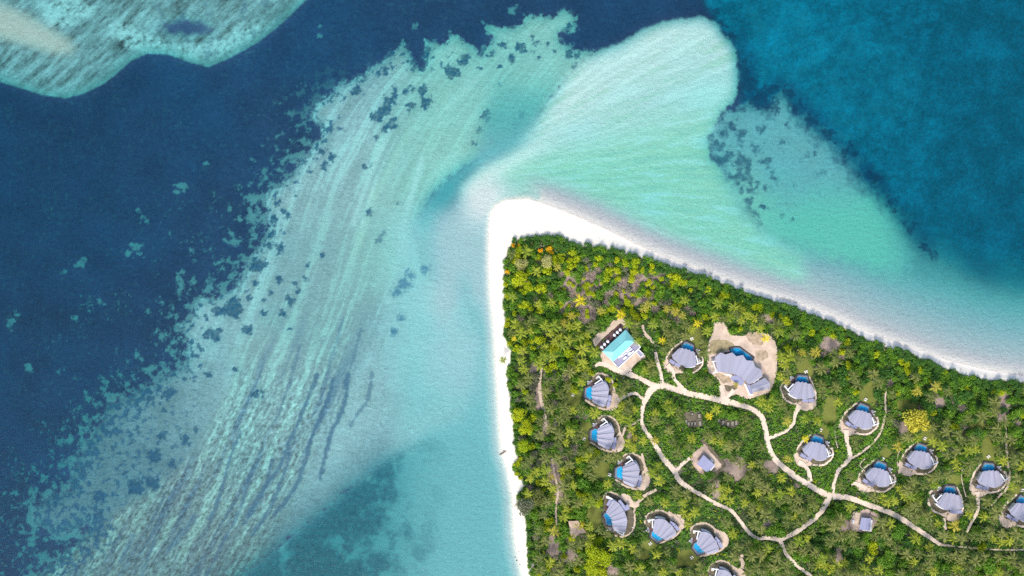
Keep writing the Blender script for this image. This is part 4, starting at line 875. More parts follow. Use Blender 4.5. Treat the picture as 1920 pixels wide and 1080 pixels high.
# ------------------------------------------------------------------ vegetable garden: raised beds
zv = zmap(1270, 765, 14.77)
ground_poly('bare_yard', zv([(210,130),(560,90),(660,180),(680,330),(680,500),(420,530),(250,500),(210,330)]), M_MULCH, 'dark earth between the left cluster of raised beds', jit=.8, pad_tall=2)
ground_poly('bare_yard', zv([(1100,260),(1330,320),(1680,340),(1680,500),(1500,540),(1250,500),(1110,400)]), M_MULCH, 'dark earth between the right cluster of raised beds', jit=.8, pad_tall=2)
M_SOIL = material('pale_soil', (0.24, 0.22, 0.16), .95, .25, 2)
for k, (a, b, w_, h_) in enumerate(((410,170,60,60),(600,220,70,120),(620,430,75,130),(240,370,50,90),(310,440,50,95),(400,440,50,100),(485,430,50,100),(720,400,45,95),(1140,345,60,100),(1260,410,75,125),(1400,440,65,110),(1520,430,75,130),(1625,410,70,120))):
    t = bpy.data.objects.new('raised_bed', None); col.objects.link(t); t.location = W(*zv([(a, b)])[0])
    w1, h1 = w_/14.77*S/2+.25, h_/14.77*S/2+.25
    fr_ = MB()
    for q in ([(-w1,-h1),(w1,-h1),(w1,-h1+.3),(-w1,-h1+.3)], [(-w1,h1-.3),(w1,h1-.3),(w1,h1),(-w1,h1)], [(-w1,-h1+.3),(-w1+.3,-h1+.3),(-w1+.3,h1-.3),(-w1,h1-.3)], [(w1-.3,-h1+.3),(w1,-h1+.3),(w1,h1-.3),(w1-.3,h1-.3)]):
        MB().prism(q, .06, .65).put('frame_board', M_DARKWALL, t)
    MB().prism([(-w1+.3,-h1+.3),(w1-.3,-h1+.3),(w1-.3,h1-.3),(-w1+.3,h1-.3)], .06, .5).put('soil', M_SOIL, t)
    tag(t, 'raised garden bed with dark boards, '+('top left small one of the left cluster','tall one at the top right of the left cluster','largest one at the lower right of the left cluster','leftmost one of the left cluster','second from left in the lower row, left cluster','third from left in the lower row, left cluster','fourth from left in the lower row, left cluster','lone one right of the left cluster','leftmost one of the right cluster','second from left in the right cluster','third from left in the right cluster','fourth from left in the right cluster','rightmost one of the right cluster')[k], 'garden bed', 'raised garden beds, '+('left' if k < 8 else 'right')+' cluster')

# ------------------------------------------------------------------ sun loungers on the lawns
for (a, b, rot, who) in ((1297,635,20,'between pavilion and lodge'),(1074,740,80,'of the topmost west-facing villa'),(1095,823,80,'of the second west-facing villa'),(1622.5,749,60,'of the topmost east-row villa'),(1538.5,806,60,'beside the yellow palm'),(1655,860,50,'above the fan-shaped arrival court'),
        (1734,822,60,'below the round yellow tree'),(1853,856,40,'near the right edge'),(1143,890,70,'of the third west-facing villa'),(1219,1019,40,'beside the long curved villa'),(1297,1045,40,'on the olive lawn at the bottom'),(1511,697,20,'right of the lodge'),(1917,919,80,'at the right edge of the picture')):
    for k in (-1, 1):
        t = bpy.data.objects.new('sun_lounger', None); col.objects.link(t); t.rotation_euler = (0, 0, math.radians(rot)); q = Vector((k*.62*math.cos(math.radians(rot)), k*.62*math.sin(math.radians(rot)), 0))
        t.location = W(a, b)+q
        MB().prism([(-.36,-1),(.36,-1),(.36,1),(-.36,1)], .22, .3).put('frame', M_WHITE, t)
        MB().slab([(-.33,-.95,.42),(.33,-.95,.42),(.33,.35,.42),(-.33,.35,.42)], .12).put('mattress', M_FABRIC, t)
        MB().slab([(-.33,.36,.42),(.33,.36,.42),(.33,.95,.78),(-.33,.95,.78)], .1).put('backrest', M_FABRIC, t)
        for sx_, sy_ in ((-1,-1),(1,-1),(-1,1),(1,1)): MB().disc(.3*sx_, .9*sy_, .04, 0, .22, 6).put('leg', M_WHITE, t)
        tag(t, ('left' if k < 0 else 'right')+' white sun lounger of the pair '+who, 'sun lounger', 'sun loungers on the villa lawns')
    reserve_poly([(a-4, b-4), (a+4, b-4), (a+4, b+4), (a-4, b+4)], 0, 8)

# ------------------------------------------------------------------ roads and paths
ribbon('road', [(1204,770,7),(1207,757,8),(1212,746,10),(1222,730,13),(1238,722,14),(1262,728,11),(1283,735,10),(1300,740,10),(1325,744,11),(1358,752,12),(1383,758,10),(1408,766,9),(1427,780,9),(1435,803,9),(1440,833,9),(1453,860,9),(1483,887,10),(1513,907,10),(1553,928,11),(1590,933,10),(1630,947,9),(1670,962,9),(1697,977,9),(1727,997,8),(1763,1021,6)], 10, M_PATH, 'pale sandy main road winding from the pavilion past the lodge to the lower right', pad_tall=6)
ribbon('road', [(1763,1021,5),(1797,1025,3),(1877,1031,2.5),(1930,1030,2.5)], 3, M_TRAIL, 'faint end of the main road running to the right edge')
ribbon('road', [(1204,768,7),(1203,785,6),(1207,803,7),(1221,823,7.5),(1233,842,8),(1244,860,9),(1262,880,9.5),(1275,902,9),(1298,918,7.5),(1320,931,6.5),(1342,944,6.5),(1369,956,6),(1387,976,6),(1402,996,6),(1420,1009,7),(1440,1008,7),(1463,1013,8)], 8, M_PATH, 'sandy road running down past the square hut to the bottom fork', pad_tall=5)
ribbon('road', [(1463,1013,7),(1493,997,8),(1530,970,8),(1547,947,10),(1556,928,12)], 8, M_PATH, 'short sandy road linking the bottom fork to the main road', pad_tall=5)
ribbon('road', [(1463,1013,7),(1470,1030,6),(1477,1042,6),(1497,1063,6),(1513,1074,6),(1535,1095,6)], 6, M_PATH, 'sandy track leaving the fork towards the bottom edge', pad_tall=4)
ribbon('path', [(1180,690,14),(1176,699,10),(1200,709,8),(1216,718,9),(1232,724,9)], 9, M_PATH, 'sandy drive from the pavilion court to the main road')
ribbon('path', [(1116,687,3),(1122,683,7),(1132,683,8),(1150,691,8),(1172,700,9)], 8, M_PATH, 'sandy path along the lower left side of the pavilion')
ribbon('path', [(1241,718,7),(1239,702,6.5),(1232,677,6),(1229,660,5)], 6.5, M_PATH, 'straight sandy path rising from the road between pavilion and first villa', pad_tall=3)
ribbon('path', [(1226,643,4),(1217,634,5.5),(1207,621,5),(1205,609,4)], 5, M_TRAIL, 'short curved trail right of the pavilion roof', pad_tall=3)
ribbon('path', [(1252,684,9),(1262,697,6),(1264,710,6),(1272,720,7),(1284,733,9)], 6, M_PATH, 'sandy drive from the road to the villa between pavilion and lodge')
ribbon('path', [(1349,724,8),(1354,735,8),(1357,750,10)], 8, M_PATH, 'sandy drive from the road into the lodge clearing')
ribbon('path', [(1376,731,7),(1368,740,6),(1358,750,8)], 7, M_PATH, 'second sandy drive curving into the lodge clearing')
ribbon('path', [(1500,760,10),(1491,776,6),(1488,792,6),(1477,805,6),(1465,812,6),(1441,822,6)], 6, M_PATH, 'sandy drive from the main road to the villa right of the lodge')
ribbon('path', [(1587,806,10),(1588,829,7),(1593,847,8),(1592,861,8),(1580,873,7),(1571,884,6.5),(1564,905,6),(1562,916,7),(1558,928,9)], 7, M_PATH, 'long sandy drive to the topmost villa of the east row')
ribbon('path', [(1597,859,4),(1623,842,4),(1645,820,4),(1656,796,3.6),(1660,773,3.4),(1660,750,3),(1661,728,2.5)], 4, M_TRAIL, 'narrow trail curving up past the topmost east villa', pad_tall=3)
ribbon('path', [(1497,866,9),(1507,871,7),(1516,885,7),(1519,903,8)], 7, M_PATH, 'short sandy drive to the villa with the yellow palm')
ribbon('path', [(1596,908,5),(1604,907,6),(1618,912,7),(1630,918,5)], 6, M_PATH, 'sandy drive end left of the wide arrival court')
ribbon('path', [(1772,972,7),(1770,980,6),(1774,993,5)], 6, M_PATH, 'short sandy drive to the lower right villa')
ribbon('path', [(1832,922,10),(1834,940,6),(1833,959,5.5),(1823,977,5.5),(1812,998,5)], 6, M_PATH, 'sandy drive running down left from the villa near the right edge')
ribbon('path', [(1886,800,2.6),(1887,831,4),(1888,857,4),(1891,875,4),(1892,893,5),(1888,915,4),(1875,929,4),(1858,948,3)], 4, M_TRAIL, 'narrow trail right of the villa near the right edge', pad_tall=3)
ribbon('path', [(1158,752,8),(1170,744,6),(1190,737,5),(1200,744,5),(1210,749,6)], 6, M_PATH, 'sandy path from the road to the topmost west-facing villa', pad_tall=2.5)
ribbon('path', [(1160,827,6),(1168,814,4),(1174,799,4),(1189,794,4),(1199,786,4)], 4, M_TRAIL, 'sandy path from the road to the second west-facing villa', pad_tall=2.5)
ribbon('path', [(1217,893,8),(1210,876,4),(1206,860,3.5),(1203,850,3)], 4, M_TRAIL, 'thin sandy path rising from the court of the third west-facing villa', pad_tall=2.5)
ribbon('path', [(1193,945,6),(1201,937,5),(1213,927,6),(1231,918,5)], 5, M_TRAIL, 'sandy path from the court of the long curved villa to the upper right', pad_tall=3)
ribbon('path', [(1280,990,7),(1272,973,4),(1262,965,3.5),(1253,960,3)], 4, M_TRAIL, 'thin path above the villa beside the long curved one', pad_tall=2.5)
ribbon('path', [(1268,883,6),(1280,869,6),(1294,859,6)], 6, M_PATH, 'short sandy path from the road to the yard of the square hut')
ribbon('path', [(1392,1066,8),(1393,1055,7),(1387,1045,6),(1394,1042,5)], 6, M_TRAIL, 'sandy path ending above the villa cut by the bottom edge')
ribbon('path', [(1016,690,3),(1012,715,5),(1013,745,6),(1020,770,6),(1024,800,5)], 5, M_TRAIL, 'brown trail through the west grove behind the beach', pad_tall=2)
ribbon('path', [(1035,860,3),(1040,890,4),(1046,920,4),(1042,950,3),(1043,985,3)], 4, M_TRAIL, 'brown trail through the lower west grove', pad_tall=2)
for p, wd, who in (([(1640,905),(1623,885),(1612,872),(1622,860)], 1.8, 'left of the villa above the eastern road'), ([(1686,890),(1682,862),(1688,842)], 1.6, 'left of the villa below the round yellow tree'), ([(1806,873),(1803,895),(1808,920),(1812,932)], 1.8, 'right of the lower right villa'), ([(1565,802),(1567,825),(1571,840)], 1.6, 'left of the topmost east villa')):
    ribbon('path', p, wd, M_TRAIL, 'thin garden trail '+who, jit=.25, pad_tall=2)
# ------------------------------------------------------------------ plants: meshes
def frond_mesh(rg, n_fronds=15, sparse=0.0):
    """crown of a coconut palm, radius about 1: arching rachises with hanging leaflets"""
    v = []; f = []
    for k in range(n_fronds):
        a = 2*math.pi*(k+rg.uniform(-.35, .35))/n_fronds*1.0 + (k % 2)*0.12
        L = rg.uniform(0.92, 1.2); up = rg.choice((0.15, 0.35, 0.6, 0.85))+rg.uniform(-.1, .1); droop = rg.uniform(0.55, 0.95)
        if k % 4 == 3: L *= 0.72; up += 0.25
        ca, sa = math.cos(a), math.sin(a); bend = rg.uniform(-.22, .22)
        def pos(t):
            r = L*t*(1-0.18*up*t); z = up*0.55*t-droop*0.62*t*t
            return Vector((r*ca-bend*t*t*L*sa, r*sa+bend*t*t*L*ca, z))
        prev = None; nseg = 5
        for i in range(nseg+1):
            t = 0.04+0.96*i/nseg; p = pos(t); w = 0.022*(1.1-t)
            v += [p+Vector((-sa, ca, 0.01))*w, p-Vector((-sa, ca, -0.01))*w]
            if i: o = len(v)-4; f.append((o, o+1, o+3, o+2))
        nl = 10
        for i in range(nl):
            t = 0.14+0.86*(i+.5)/nl; p = pos(t); q = pos(min(t+.05, 1.0)); d = (q-p).normalized() if t < .95 else Vector((ca, sa, -.6)).normalized()
            ll = 0.215*math.sin(math.pi*(0.18+0.74*t))*rg.uniform(.8, 1.15); hw = 0.05
            for s in (1, -1):
                side = Vector((-sa, ca, 0))*s
                tip = p+side*ll*0.86+d*ll*0.62+Vector((0, 0, -ll*rg.uniform(.25, .55)))
                o = len(v); v += [p-d*hw, p+d*hw, tip]; f.append((o, o+1, o+2) if s > 0 else (o+1, o, o+2))
    return v, f
def leafball(rg, n, flat=0.75, lobes=7, leaf=0.14, spread=0.55, inner=0.62):
    """crown of a broadleaf bush, radius about 1: leaf faces spread over uneven lobes with gaps between"""
    L = []
    for i in range(lobes):
        a = rg.uniform(0, 2*math.pi); r = spread*math.sqrt(rg.random()); L.append((Vector((r*math.cos(a), r*math.sin(a), rg.uniform(.15, .55)*flat)), rg.uniform(.30, .52)))
    v = []; f = []
    for i in range(n):
        c, R = L[rg.randrange(lobes)]
        d = Vector((rg.gauss(0, 1), rg.gauss(0, 1), abs(rg.gauss(.35, .8)))).normalized()
        p = c+d*R*rg.uniform(inner, 1.06); p.z = max(p.z, -.2)
        nrm = (d+Vector((rg.gauss(0, .5), rg.gauss(0, .5), rg.gauss(.25, .4)))).normalized()
        u = nrm.orthogonal().normalized(); u = Matrix.Rotation(rg.uniform(0, 6.28), 3, nrm) @ u; w = nrm.cross(u)
        s = leaf*rg.uniform(.6, 1.25); o = len(v)
        v += [p-u*s*.75, p+w*s*.45, p+u*s*.85-nrm*s*.18, p-w*s*.45]; f.append((o, o+1, o+2, o+3))
    return v, f
def twigball(rg, n, flat=.55):
    v = []; f = []
    for i in range(n):
        a = rg.uniform(0, 2*math.pi); e = rg.uniform(.1, 1.2); r0 = rg.uniform(0, .45); r1 = r0+rg.uniform(.25, .55)
        d = Vector((math.cos(a)*math.cos(e), math.sin(a)*math.cos(e), math.sin(e)*flat)); j = Vector((rg.gauss(0, .22), rg.gauss(0, .22), rg.gauss(0, .06)))
        p0, p1 = d*r0+j*.6, d*r1+j; w = Vector((-math.sin(a), math.cos(a), rg.uniform(-.6, .6)))*rg.uniform(.014, .034)
        o = len(v); v += [p0-w, p0+w, p1]; f.append((o, o+1, o+2))
    return v, f
def asarr(vf):
    v = np.array([tuple(p) for p in vf[0]], np.float32); return v, vf[1]

M_TRUNK = material('palm_trunk', (0.23, 0.195, 0.16), .9, .25, 1.5, per='object')
M_STEM = material('bush_stem', (0.10, 0.075, 0.055), .9, .2, 2.0)
LM = {
 'olive': leaf_material('palm_leaf_olive', (0.088, 0.120, 0.018), (0.190, 0.200, 0.042), .18),
 'green': leaf_material('palm_leaf_green', (0.150, 0.230, 0.012), (0.320, 0.345, 0.022), .26),
 'yellow': leaf_material('palm_leaf_yellow', (0.62, 0.51, 0.012), (0.72, 0.60, 0.02), .33, .25),
 'gold': leaf_material('palm_leaf_gold', (0.40, 0.34, 0.03), (0.34, 0.32, 0.04), .3, .3),
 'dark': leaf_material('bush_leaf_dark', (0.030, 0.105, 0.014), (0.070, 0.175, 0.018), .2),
 'mid': leaf_material('bush_leaf_mid', (0.075, 0.200, 0.010), (0.150, 0.285, 0.016), .25),
 'lime': leaf_material('bush_leaf_lime', (0.31, 0.43, 0.006), (0.50, 0.53, 0.008), .35),
 'lemon': leaf_material('bush_leaf_lemon', (0.52, 0.50, 0.03), (0.60, 0.52, 0.06), .35),
 'pale': leaf_material('bush_leaf_pale', (0.42, 0.41, 0.13), (0.50, 0.47, 0.17), .3),
 'orange': leaf_material('bush_leaf_orange', (0.92, 0.44, 0.008), (0.88, 0.58, 0.015), .35, .25),
 'grey': leaf_material('bush_leaf_grey', (0.15, 0.175, 0.10), (0.20, 0.20, 0.11), .25),
}
M_TWIG = material('bare_twig', (0.34, 0.26, 0.205), .95, .35, 1.0, per='island')
rg = random.Random(77)
PALM = [asarr(frond_mesh(rg, rg.choice((11, 12, 13)))) for _ in range(6)]
BUSH = [asarr(leafball(rg, 620, lobes=rg.choice((6, 8, 9)))) for _ in range(6)]
TREE = [asarr(leafball(rg, 1500, flat=.8, lobes=16, leaf=.10, spread=.68)) for _ in range(3)]
SMALL = [asarr(leafball(rg, 200, lobes=4, leaf=.22, spread=.45)) for _ in range(4)]
TWIG = [asarr(twigball(rg, 520)) for _ in range(4)]
_mc = {}
def shared(kind, i, mat, arr, mname):
    k = (kind, i, mat.name)
    if k not in _mc: _mc[k] = mesh(mname, arr[0], arr[1], mat)
    return _mc[k]
_tr = {}
def trunk_mesh(i):
    if i not in _tr:
        r = random.Random(300+i); lx, ly = r.uniform(-.9, .9), r.uniform(-.9, .9); H = 9.0
        pts = [(lx*t*t, ly*t*t, H*t) for t in (0, .1, .3, .55, .8, 1.0)]
        m = MB().tube(pts, [.34, .24, .2, .18, .16, .15], 6); _tr[i] = (mesh('trunk', m.v, m.f, M_TRUNK), Vector(pts[-1]))
    return _tr[i]
_st = {}
def stem_mesh(i):
    if i not in _st:
        r = random.Random(500+i); m = MB(); m.tube([(0, 0, -.05), (.02, .02, .25), (0, .03, .5)], [.06, .045, .03], 6)
        for k in range(4):
            a = k*1.6+r.uniform(-.4, .4); m.tube([(0, .02, .28), (.2*math.cos(a), .2*math.sin(a), .48), (.42*math.cos(a), .42*math.sin(a), .6)], [.035, .025, .012], 5)
        _st[i] = mesh('trunk', m.v, m.f, M_STEM)
    return _st[i]

# ------------------------------------------------------------------ where they stand
# hand-placed, read off the photograph: (px, py, crown radius px, kind, leaf, label or None)
HAND = [
 (1088,563,12,'palm','yellow','large bright yellow palm in the scrub left of centre on the northern tip'),
 (1164,590,11,'palm','yellow','bright yellow palm just above the turquoise pavilion deck'),
 (1242,639,8,'palm','yellow','small bright yellow palm left of the first villa lawn'),
 (1308,606,9,'palm','yellow','yellow palm standing above the lawn left of the lodge'),
 (1250,579,8,'palm','gold','leftmost of the three golden palms in a row behind the north-east shrubs'),
 (1267,584,10,'palm','gold','middle of the three golden palms in a row behind the north-east shrubs'),
 (1280,592,9,'palm','gold','rightmost of the three golden palms in a row behind the north-east shrubs'),
 (1284,562,10,'palm','green','fresh green palm alone among shrubs behind the north-east beach'),
 (964,635,6,'palm','yellow','small yellow palm at the very edge of the west beach'),
 (1058,605,9,'palm','gold','lower golden palm in the scrub left of the pavilion'),
 (1072,592,9,'palm','gold','upper golden palm in the scrub left of the pavilion'),
 (1034,567,10,'palm','green','fresh green palm at the left margin of the brown scrub'),
 (1045,501,8,'palm','gold','golden palm below the orange bushes at the northern tip'),
 (1436,634,9,'palm','yellow','yellow palm at the right rim of the lodge clearing'),
 (1330,780,8,'palm','yellow','golden yellow palm between the two clusters of raised beds'),
 (1511,823,8,'palm','yellow','yellow palm leaning over the pool of the villa right of the main road'),
 (1140,713,7,'bush','lime','yellow-green bush right of the topmost west villa pergola'),
 (1154,722,6,'bush','lime','smaller yellow-green bush right of the topmost west villa'),
 (1228,826,9,'palm','gold','golden palm on the sandy road left of the raised beds'),
 (1191,821,7,'palm','gold','yellowish palm right of the second west-facing villa'),
 (1033,895,8,'palm','gold','yellowish palm on the brown trail of the west grove'),
 (1380,721,6,'palm','gold','golden low palm in the planting island at the lodge entrance'),
 (943,675,8,'palm','green','green palm leaning out over the narrow west beach'),
 (1032,470,9,'bush','orange','bright orange bush near the top of the island'),
 (1013,470,6,'bush','orange','smaller orange bush left of the bright one at the top'),
 (963,460,5,'bush','orange','small orange bush at the top left corner of the trees'),
 (973,460,4,'bush','orange','tiny orange bush beside the one in the top left corner'),
 (951,510,5,'bush','orange','orange bush on the sand edge of the west side'),
 (978,496,13,'tree','pale','left of the two pale grey-yellow trees near the tip'),
 (1022,491,14,'tree','pale','right of the two pale grey-yellow trees near the tip'),
 (978,524,17,'tree','lime','large yellow-green tree on the west side below the pale trees'),
 (992,535,12,'bush','lime','yellow-green bush right of the large yellow-green tree on the west side'),
 (1014,543,13,'bush','lime','yellow-green bush left of the brown scrub'),
 (983,572,12,'bush','lime','round yellow-green bush further down the west side'),
 (956,545,10,'bush','mid','green bush at the west beach below the yellow-green tree'),
 (975,557,13,'bush','dark','dark green bush between two yellow-green ones on the west side'),
 (1157,488,8,'bush','lime','yellow-green bush with an ochre tint behind the north beach'),
 (1172,494,9,'bush','lime','yellow-green bush next to the ochre-tinted one'),
 (1158,507,9,'bush','lime','upper of the two round yellow-green bushes in the brown scrub'),
 (1159,524,8,'bush','lime','lower of the two round yellow-green bushes in the brown scrub'),
 (1136,521,10,'bush','lime','yellow-green bush left of the two round ones in the scrub'),
 (1193,494,11,'bush','lime','upper yellow-green bush right of the scrub centre'),
 (1190,509,9,'bush','lime','lower yellow-green bush right of the scrub centre'),
 (1205,506,7,'bush','lime','small yellow-green bush between scrub and beach'),
 (1222,501,9,'bush','lime','yellow-green bush touching the dark beach hedge'),
 (1240,523,7,'bush','lime','small yellow-green bush below the hedge'),
 (1256,516,8,'bush','lime','left yellow-green bush of the trio behind the north-east beach'),
 (1269,518,10,'bush','lime','middle yellow-green bush of the trio behind the north-east beach'),
 (1276,530,9,'bush','lime','lower yellow-green bush of the trio behind the north-east beach'),
 (1303,529,11,'bush','mid','bright green bush right of the trio behind the north-east beach'),
 (1295,544,6,'bush','lime','small yellow-green bush alone above the golden palms'),
 (1126,553,11,'bush','mid','green bush at the right rim of the brown scrub'),
 (1152,567,12,'bush','mid','green bush above the turquoise pavilion'),
 (1058,556,14,'bush','mid','broad green bush at the left rim of the brown scrub'),
 (1128,496,8,'bush','mid','green bush above the brown scrub'),
 (1720,790,25,'tree','lemon','big round yellow tree on the lawn above the east villas'),
 (1118,1042,20,'tree','lime','upper yellow-green tree at the bottom of the west grove'),
 (1135,1050,15,'tree','lime','right yellow-green tree at the bottom of the west grove'),
 (1105,1068,18,'tree','lime','lowest yellow-green tree at the bottom edge of the west grove'),
 (1126,1076,14,'bush','lime','yellow-green bush cut by the bottom edge'),
 (1086,984,12,'bush','lemon','yellow-green bush growing over the tan shade sail'),
 (1094,996,8,'bush','lemon','smaller yellowish bush right of the tan shade sail'),
 (972,777,14,'tree','lime','uppermost of the three bright yellow-green trees on the west beach'),
 (987,802,15,'tree','lime','middle of the three bright yellow-green trees on the west beach'),
 (978,837,14,'tree','lime','lowest of the three bright yellow-green trees on the west beach'),
 (997,836,9,'bush','lime','yellow-green bush right of the lowest west beach tree'),
 (998,785,11,'bush','lime','bush right of the uppermost west beach tree'),
 (965,740,10,'bush','mid','green bush at the beach edge above the bright trees'),
 (984,735,8,'bush','lime','small yellow-green bush by the brown trail'),
 (985,950,19,'tree','grey','feathery grey-green tree reaching over the west beach'),
 (1010,935,17,'tree','olive','feathery olive tree behind the one over the west beach'),
 (1090,908,16,'bush','mid','green broad bush left of the third west-facing villa'),
 (1108,917,13,'bush','mid','green bush above the long curved villa'),
 (1070,925,12,'bush','mid','green bush in the middle of the west grove'),
 (1375,780,12,'bush','mid','pale green mound right of the raised beds'),
 (1355,775,10,'bush','mid','green mound above the right raised beds'),
 (1330,890,13,'bush','mid','green bush in front of the square hut yard'),
 (1690,1000,17,'tree','mid','broad green tree below the eastern main road'),
 (1700,1020,14,'tree','dark','darker green tree beside the broad one below the eastern road'),
 (1640,1030,14,'bush','lime','yellow-green bush at the bottom right of centre'),
 (1512,1048,13,'bush','mid','bright green bush in the fork of the bottom tracks'),
 (1572,958,14,'bush','mid','green bush right of the link road'),
 (1843,1025,10,'bush','lime','yellow-green bush on the faint end of the main road'),
 (1860,1060,18,'tree','mid','bright green tree at the bottom right'),
 (1885,1055,13,'bush','mid','green bush at the right end of the bottom'),
 (1780,1065,15,'bush','mid','green bush at the bottom right of the grove'),
 (1419,1025,14,'tree','mid','bright green tree at the left of the bottom fork'),
 (1455,735,10,'bush','mid','green bush right of the lodge wing'),
 (1475,715,8,'palm','gold','yellowish palm left of the villa right of the lodge'),
 (1478,652,9,'bush','lime','yellow-green bush right of the lodge clearing'),
 (1465,640,8,'bush','mid','green bush right of the lodge clearing rim'),
 (1478,602,11,'bush','lime','bright bush in the shore belt above the lodge'),
 (1375,618,11,'bush','mid','green bush at the top of the lodge clearing'),
 (1388,617,8,'bush','lime','yellow-green bush at the top of the lodge clearing'),
 (1412,612,9,'palm','green','palm with a long pale trunk at the top of the lodge clearing'),
 (1504,662,9,'palm','gold','palm with a long pale trunk above the villa right of the lodge'),
 (1530,660,11,'palm','gold','star-shaped palm above the villa right of the lodge'),
 (1591,686,9,'bush','lime','yellow-green bush in the belt behind the north-east beach'),
 (1580,660,8,'bush','lime','small yellow-green bush in the belt behind the north-east beach'),
 (1560,803,9,'bush','mid','green bush left of the topmost east villa'),
 (1772,698,7,'bush','lime','yellow bush at the beach edge on the right'),
 (1290,698,10,'bush','mid','green mound right below the first villa'),
 (1197,640,10,'palm','green','palm right of the turquoise roof'),
]
ZONES = [ # label phrase, centre
 ('in the dense grove between west beach and turquoise pavilion', (1020,640)), ('on the scrubby northern tip', (1080,510)), ('in the shrub belt behind the north beach', (1260,545)),
 ('in the tree belt above the big lodge', (1400,585)), ('in the tree belt behind the north-east beach', (1560,640)), ('in the dark belt behind the beach on the right', (1720,720)), ('in the dark grove by the right edge', (1860,770)),
 ('around the first villa near the lodge', (1260,640)), ('along the road in front of the lodge', (1330,715)), ('in the green round inside the main road bend', (1280,790)), ('near the vegetable garden', (1390,820)),
 ('around the upper west-facing villas', (1160,770)), ('in the west grove behind the bright beach trees', (1050,800)), ('near the third west-facing villa', (1130,880)), ('in the lower west grove', (1030,960)), ('at the bottom of the west grove', (1050,1050)),
 ('along the road by the square hut', (1250,900)), ('right of the long curved villa', (1210,960)), ('along the lower road above the lawn villa', (1330,970)), ('near the bottom-edge villa', (1290,1070)), ('in the grove left of the winding main road', (1420,910)), ('between road fork and square hut', (1400,960)),
 ('at the bottom fork of the roads', (1490,1050)), ('in the grove right of the link road', (1580,1020)), ('below the eastern main road', (1680,1040)), ('in the bottom right grove', (1840,1050)), ('between the main road and the first east villas', (1480,800)),
 ('among the middle east villas', (1600,850)), ('around the round yellow tree', (1720,790)), ('between the eastern villas and the main road', (1700,920)), ('among the villas near the right edge', (1810,900)), ('above the right edge villas', (1810,830)),
]
def zone_of(x, y): return min(ZONES, key=lambda z: (z[1][0]-x)**2+(z[1][1]-y)**2)[0]
def rast(x, y):
    i, j = int((x-RX0)/2), int((y-RY0)/2)
    return (j, i) if 0 <= i < RN and 0 <= j < RM else None
dveg_r = sdf(VEG, rxx, ryy)
items = []           # (x, y, r, kind, leaf, label)
cell = {}
def near(x, y, r, k):
    cx, cy = int(x//30), int(y//30)
    for a in (-1, 0, 1):
        for b in (-1, 0, 1):
            for (qx, qy, qr) in cell.get((cx+a, cy+b), ()):
                if (qx-x)**2+(qy-y)**2 < (k*(r+qr))**2: return True
    return False
def add(x, y, r, kind, leaf, label=None):
    items.append((x, y, r, kind, leaf, label)); cell.setdefault((int(x//30), int(y//30)), []).append((x, y, r))
for h in HAND: add(*h)
soil_r = np.zeros((RM, RN), np.float32); lawn_r = np.zeros((RM, RN), np.float32)
ii = np.clip(np.searchsorted(xs, rxx[0]), 0, NX-1); jj = np.clip(np.searchsorted(ys, ryy[:, 0]), 0, NY-1)
soil_r = soil_m[np.ix_(jj, ii)]; lawn_r = lawn_m[np.ix_(jj, ii)]
R2 = random.Random(42)
# dark mounded hedge along the north and north-east beach
edge = [p for p in VEG if p[0] > 960 and 440 < p[1] < 730 and p[0] <= 1925]
E = crspline(edge, 1.0)
last = None
for p in E:
    if last is None or np.hypot(*(p-last)) > R2.uniform(7, 11):
        last = p
        for row in range(3 if p[0] > 1060 else 2):
            n = np.array((-0.35, 0.94)) if p[0] > 1060 else np.array((0, 1.0))
            q = p+n*(0.5+5.0*min(1, max(0, (p[0]-1250)/300))+row*9+R2.uniform(-2, 2))+np.array((R2.uniform(-3, 3), 0)); r = R2.uniform(6.5, 9.5)
            if not near(q[0], q[1], r, .42): add(q[0], q[1], r, 'bush', R2.choice(('dark', 'dark', 'dark', 'mid')) if row < 2 else R2.choice(('dark', 'mid', 'mid', 'lime')))
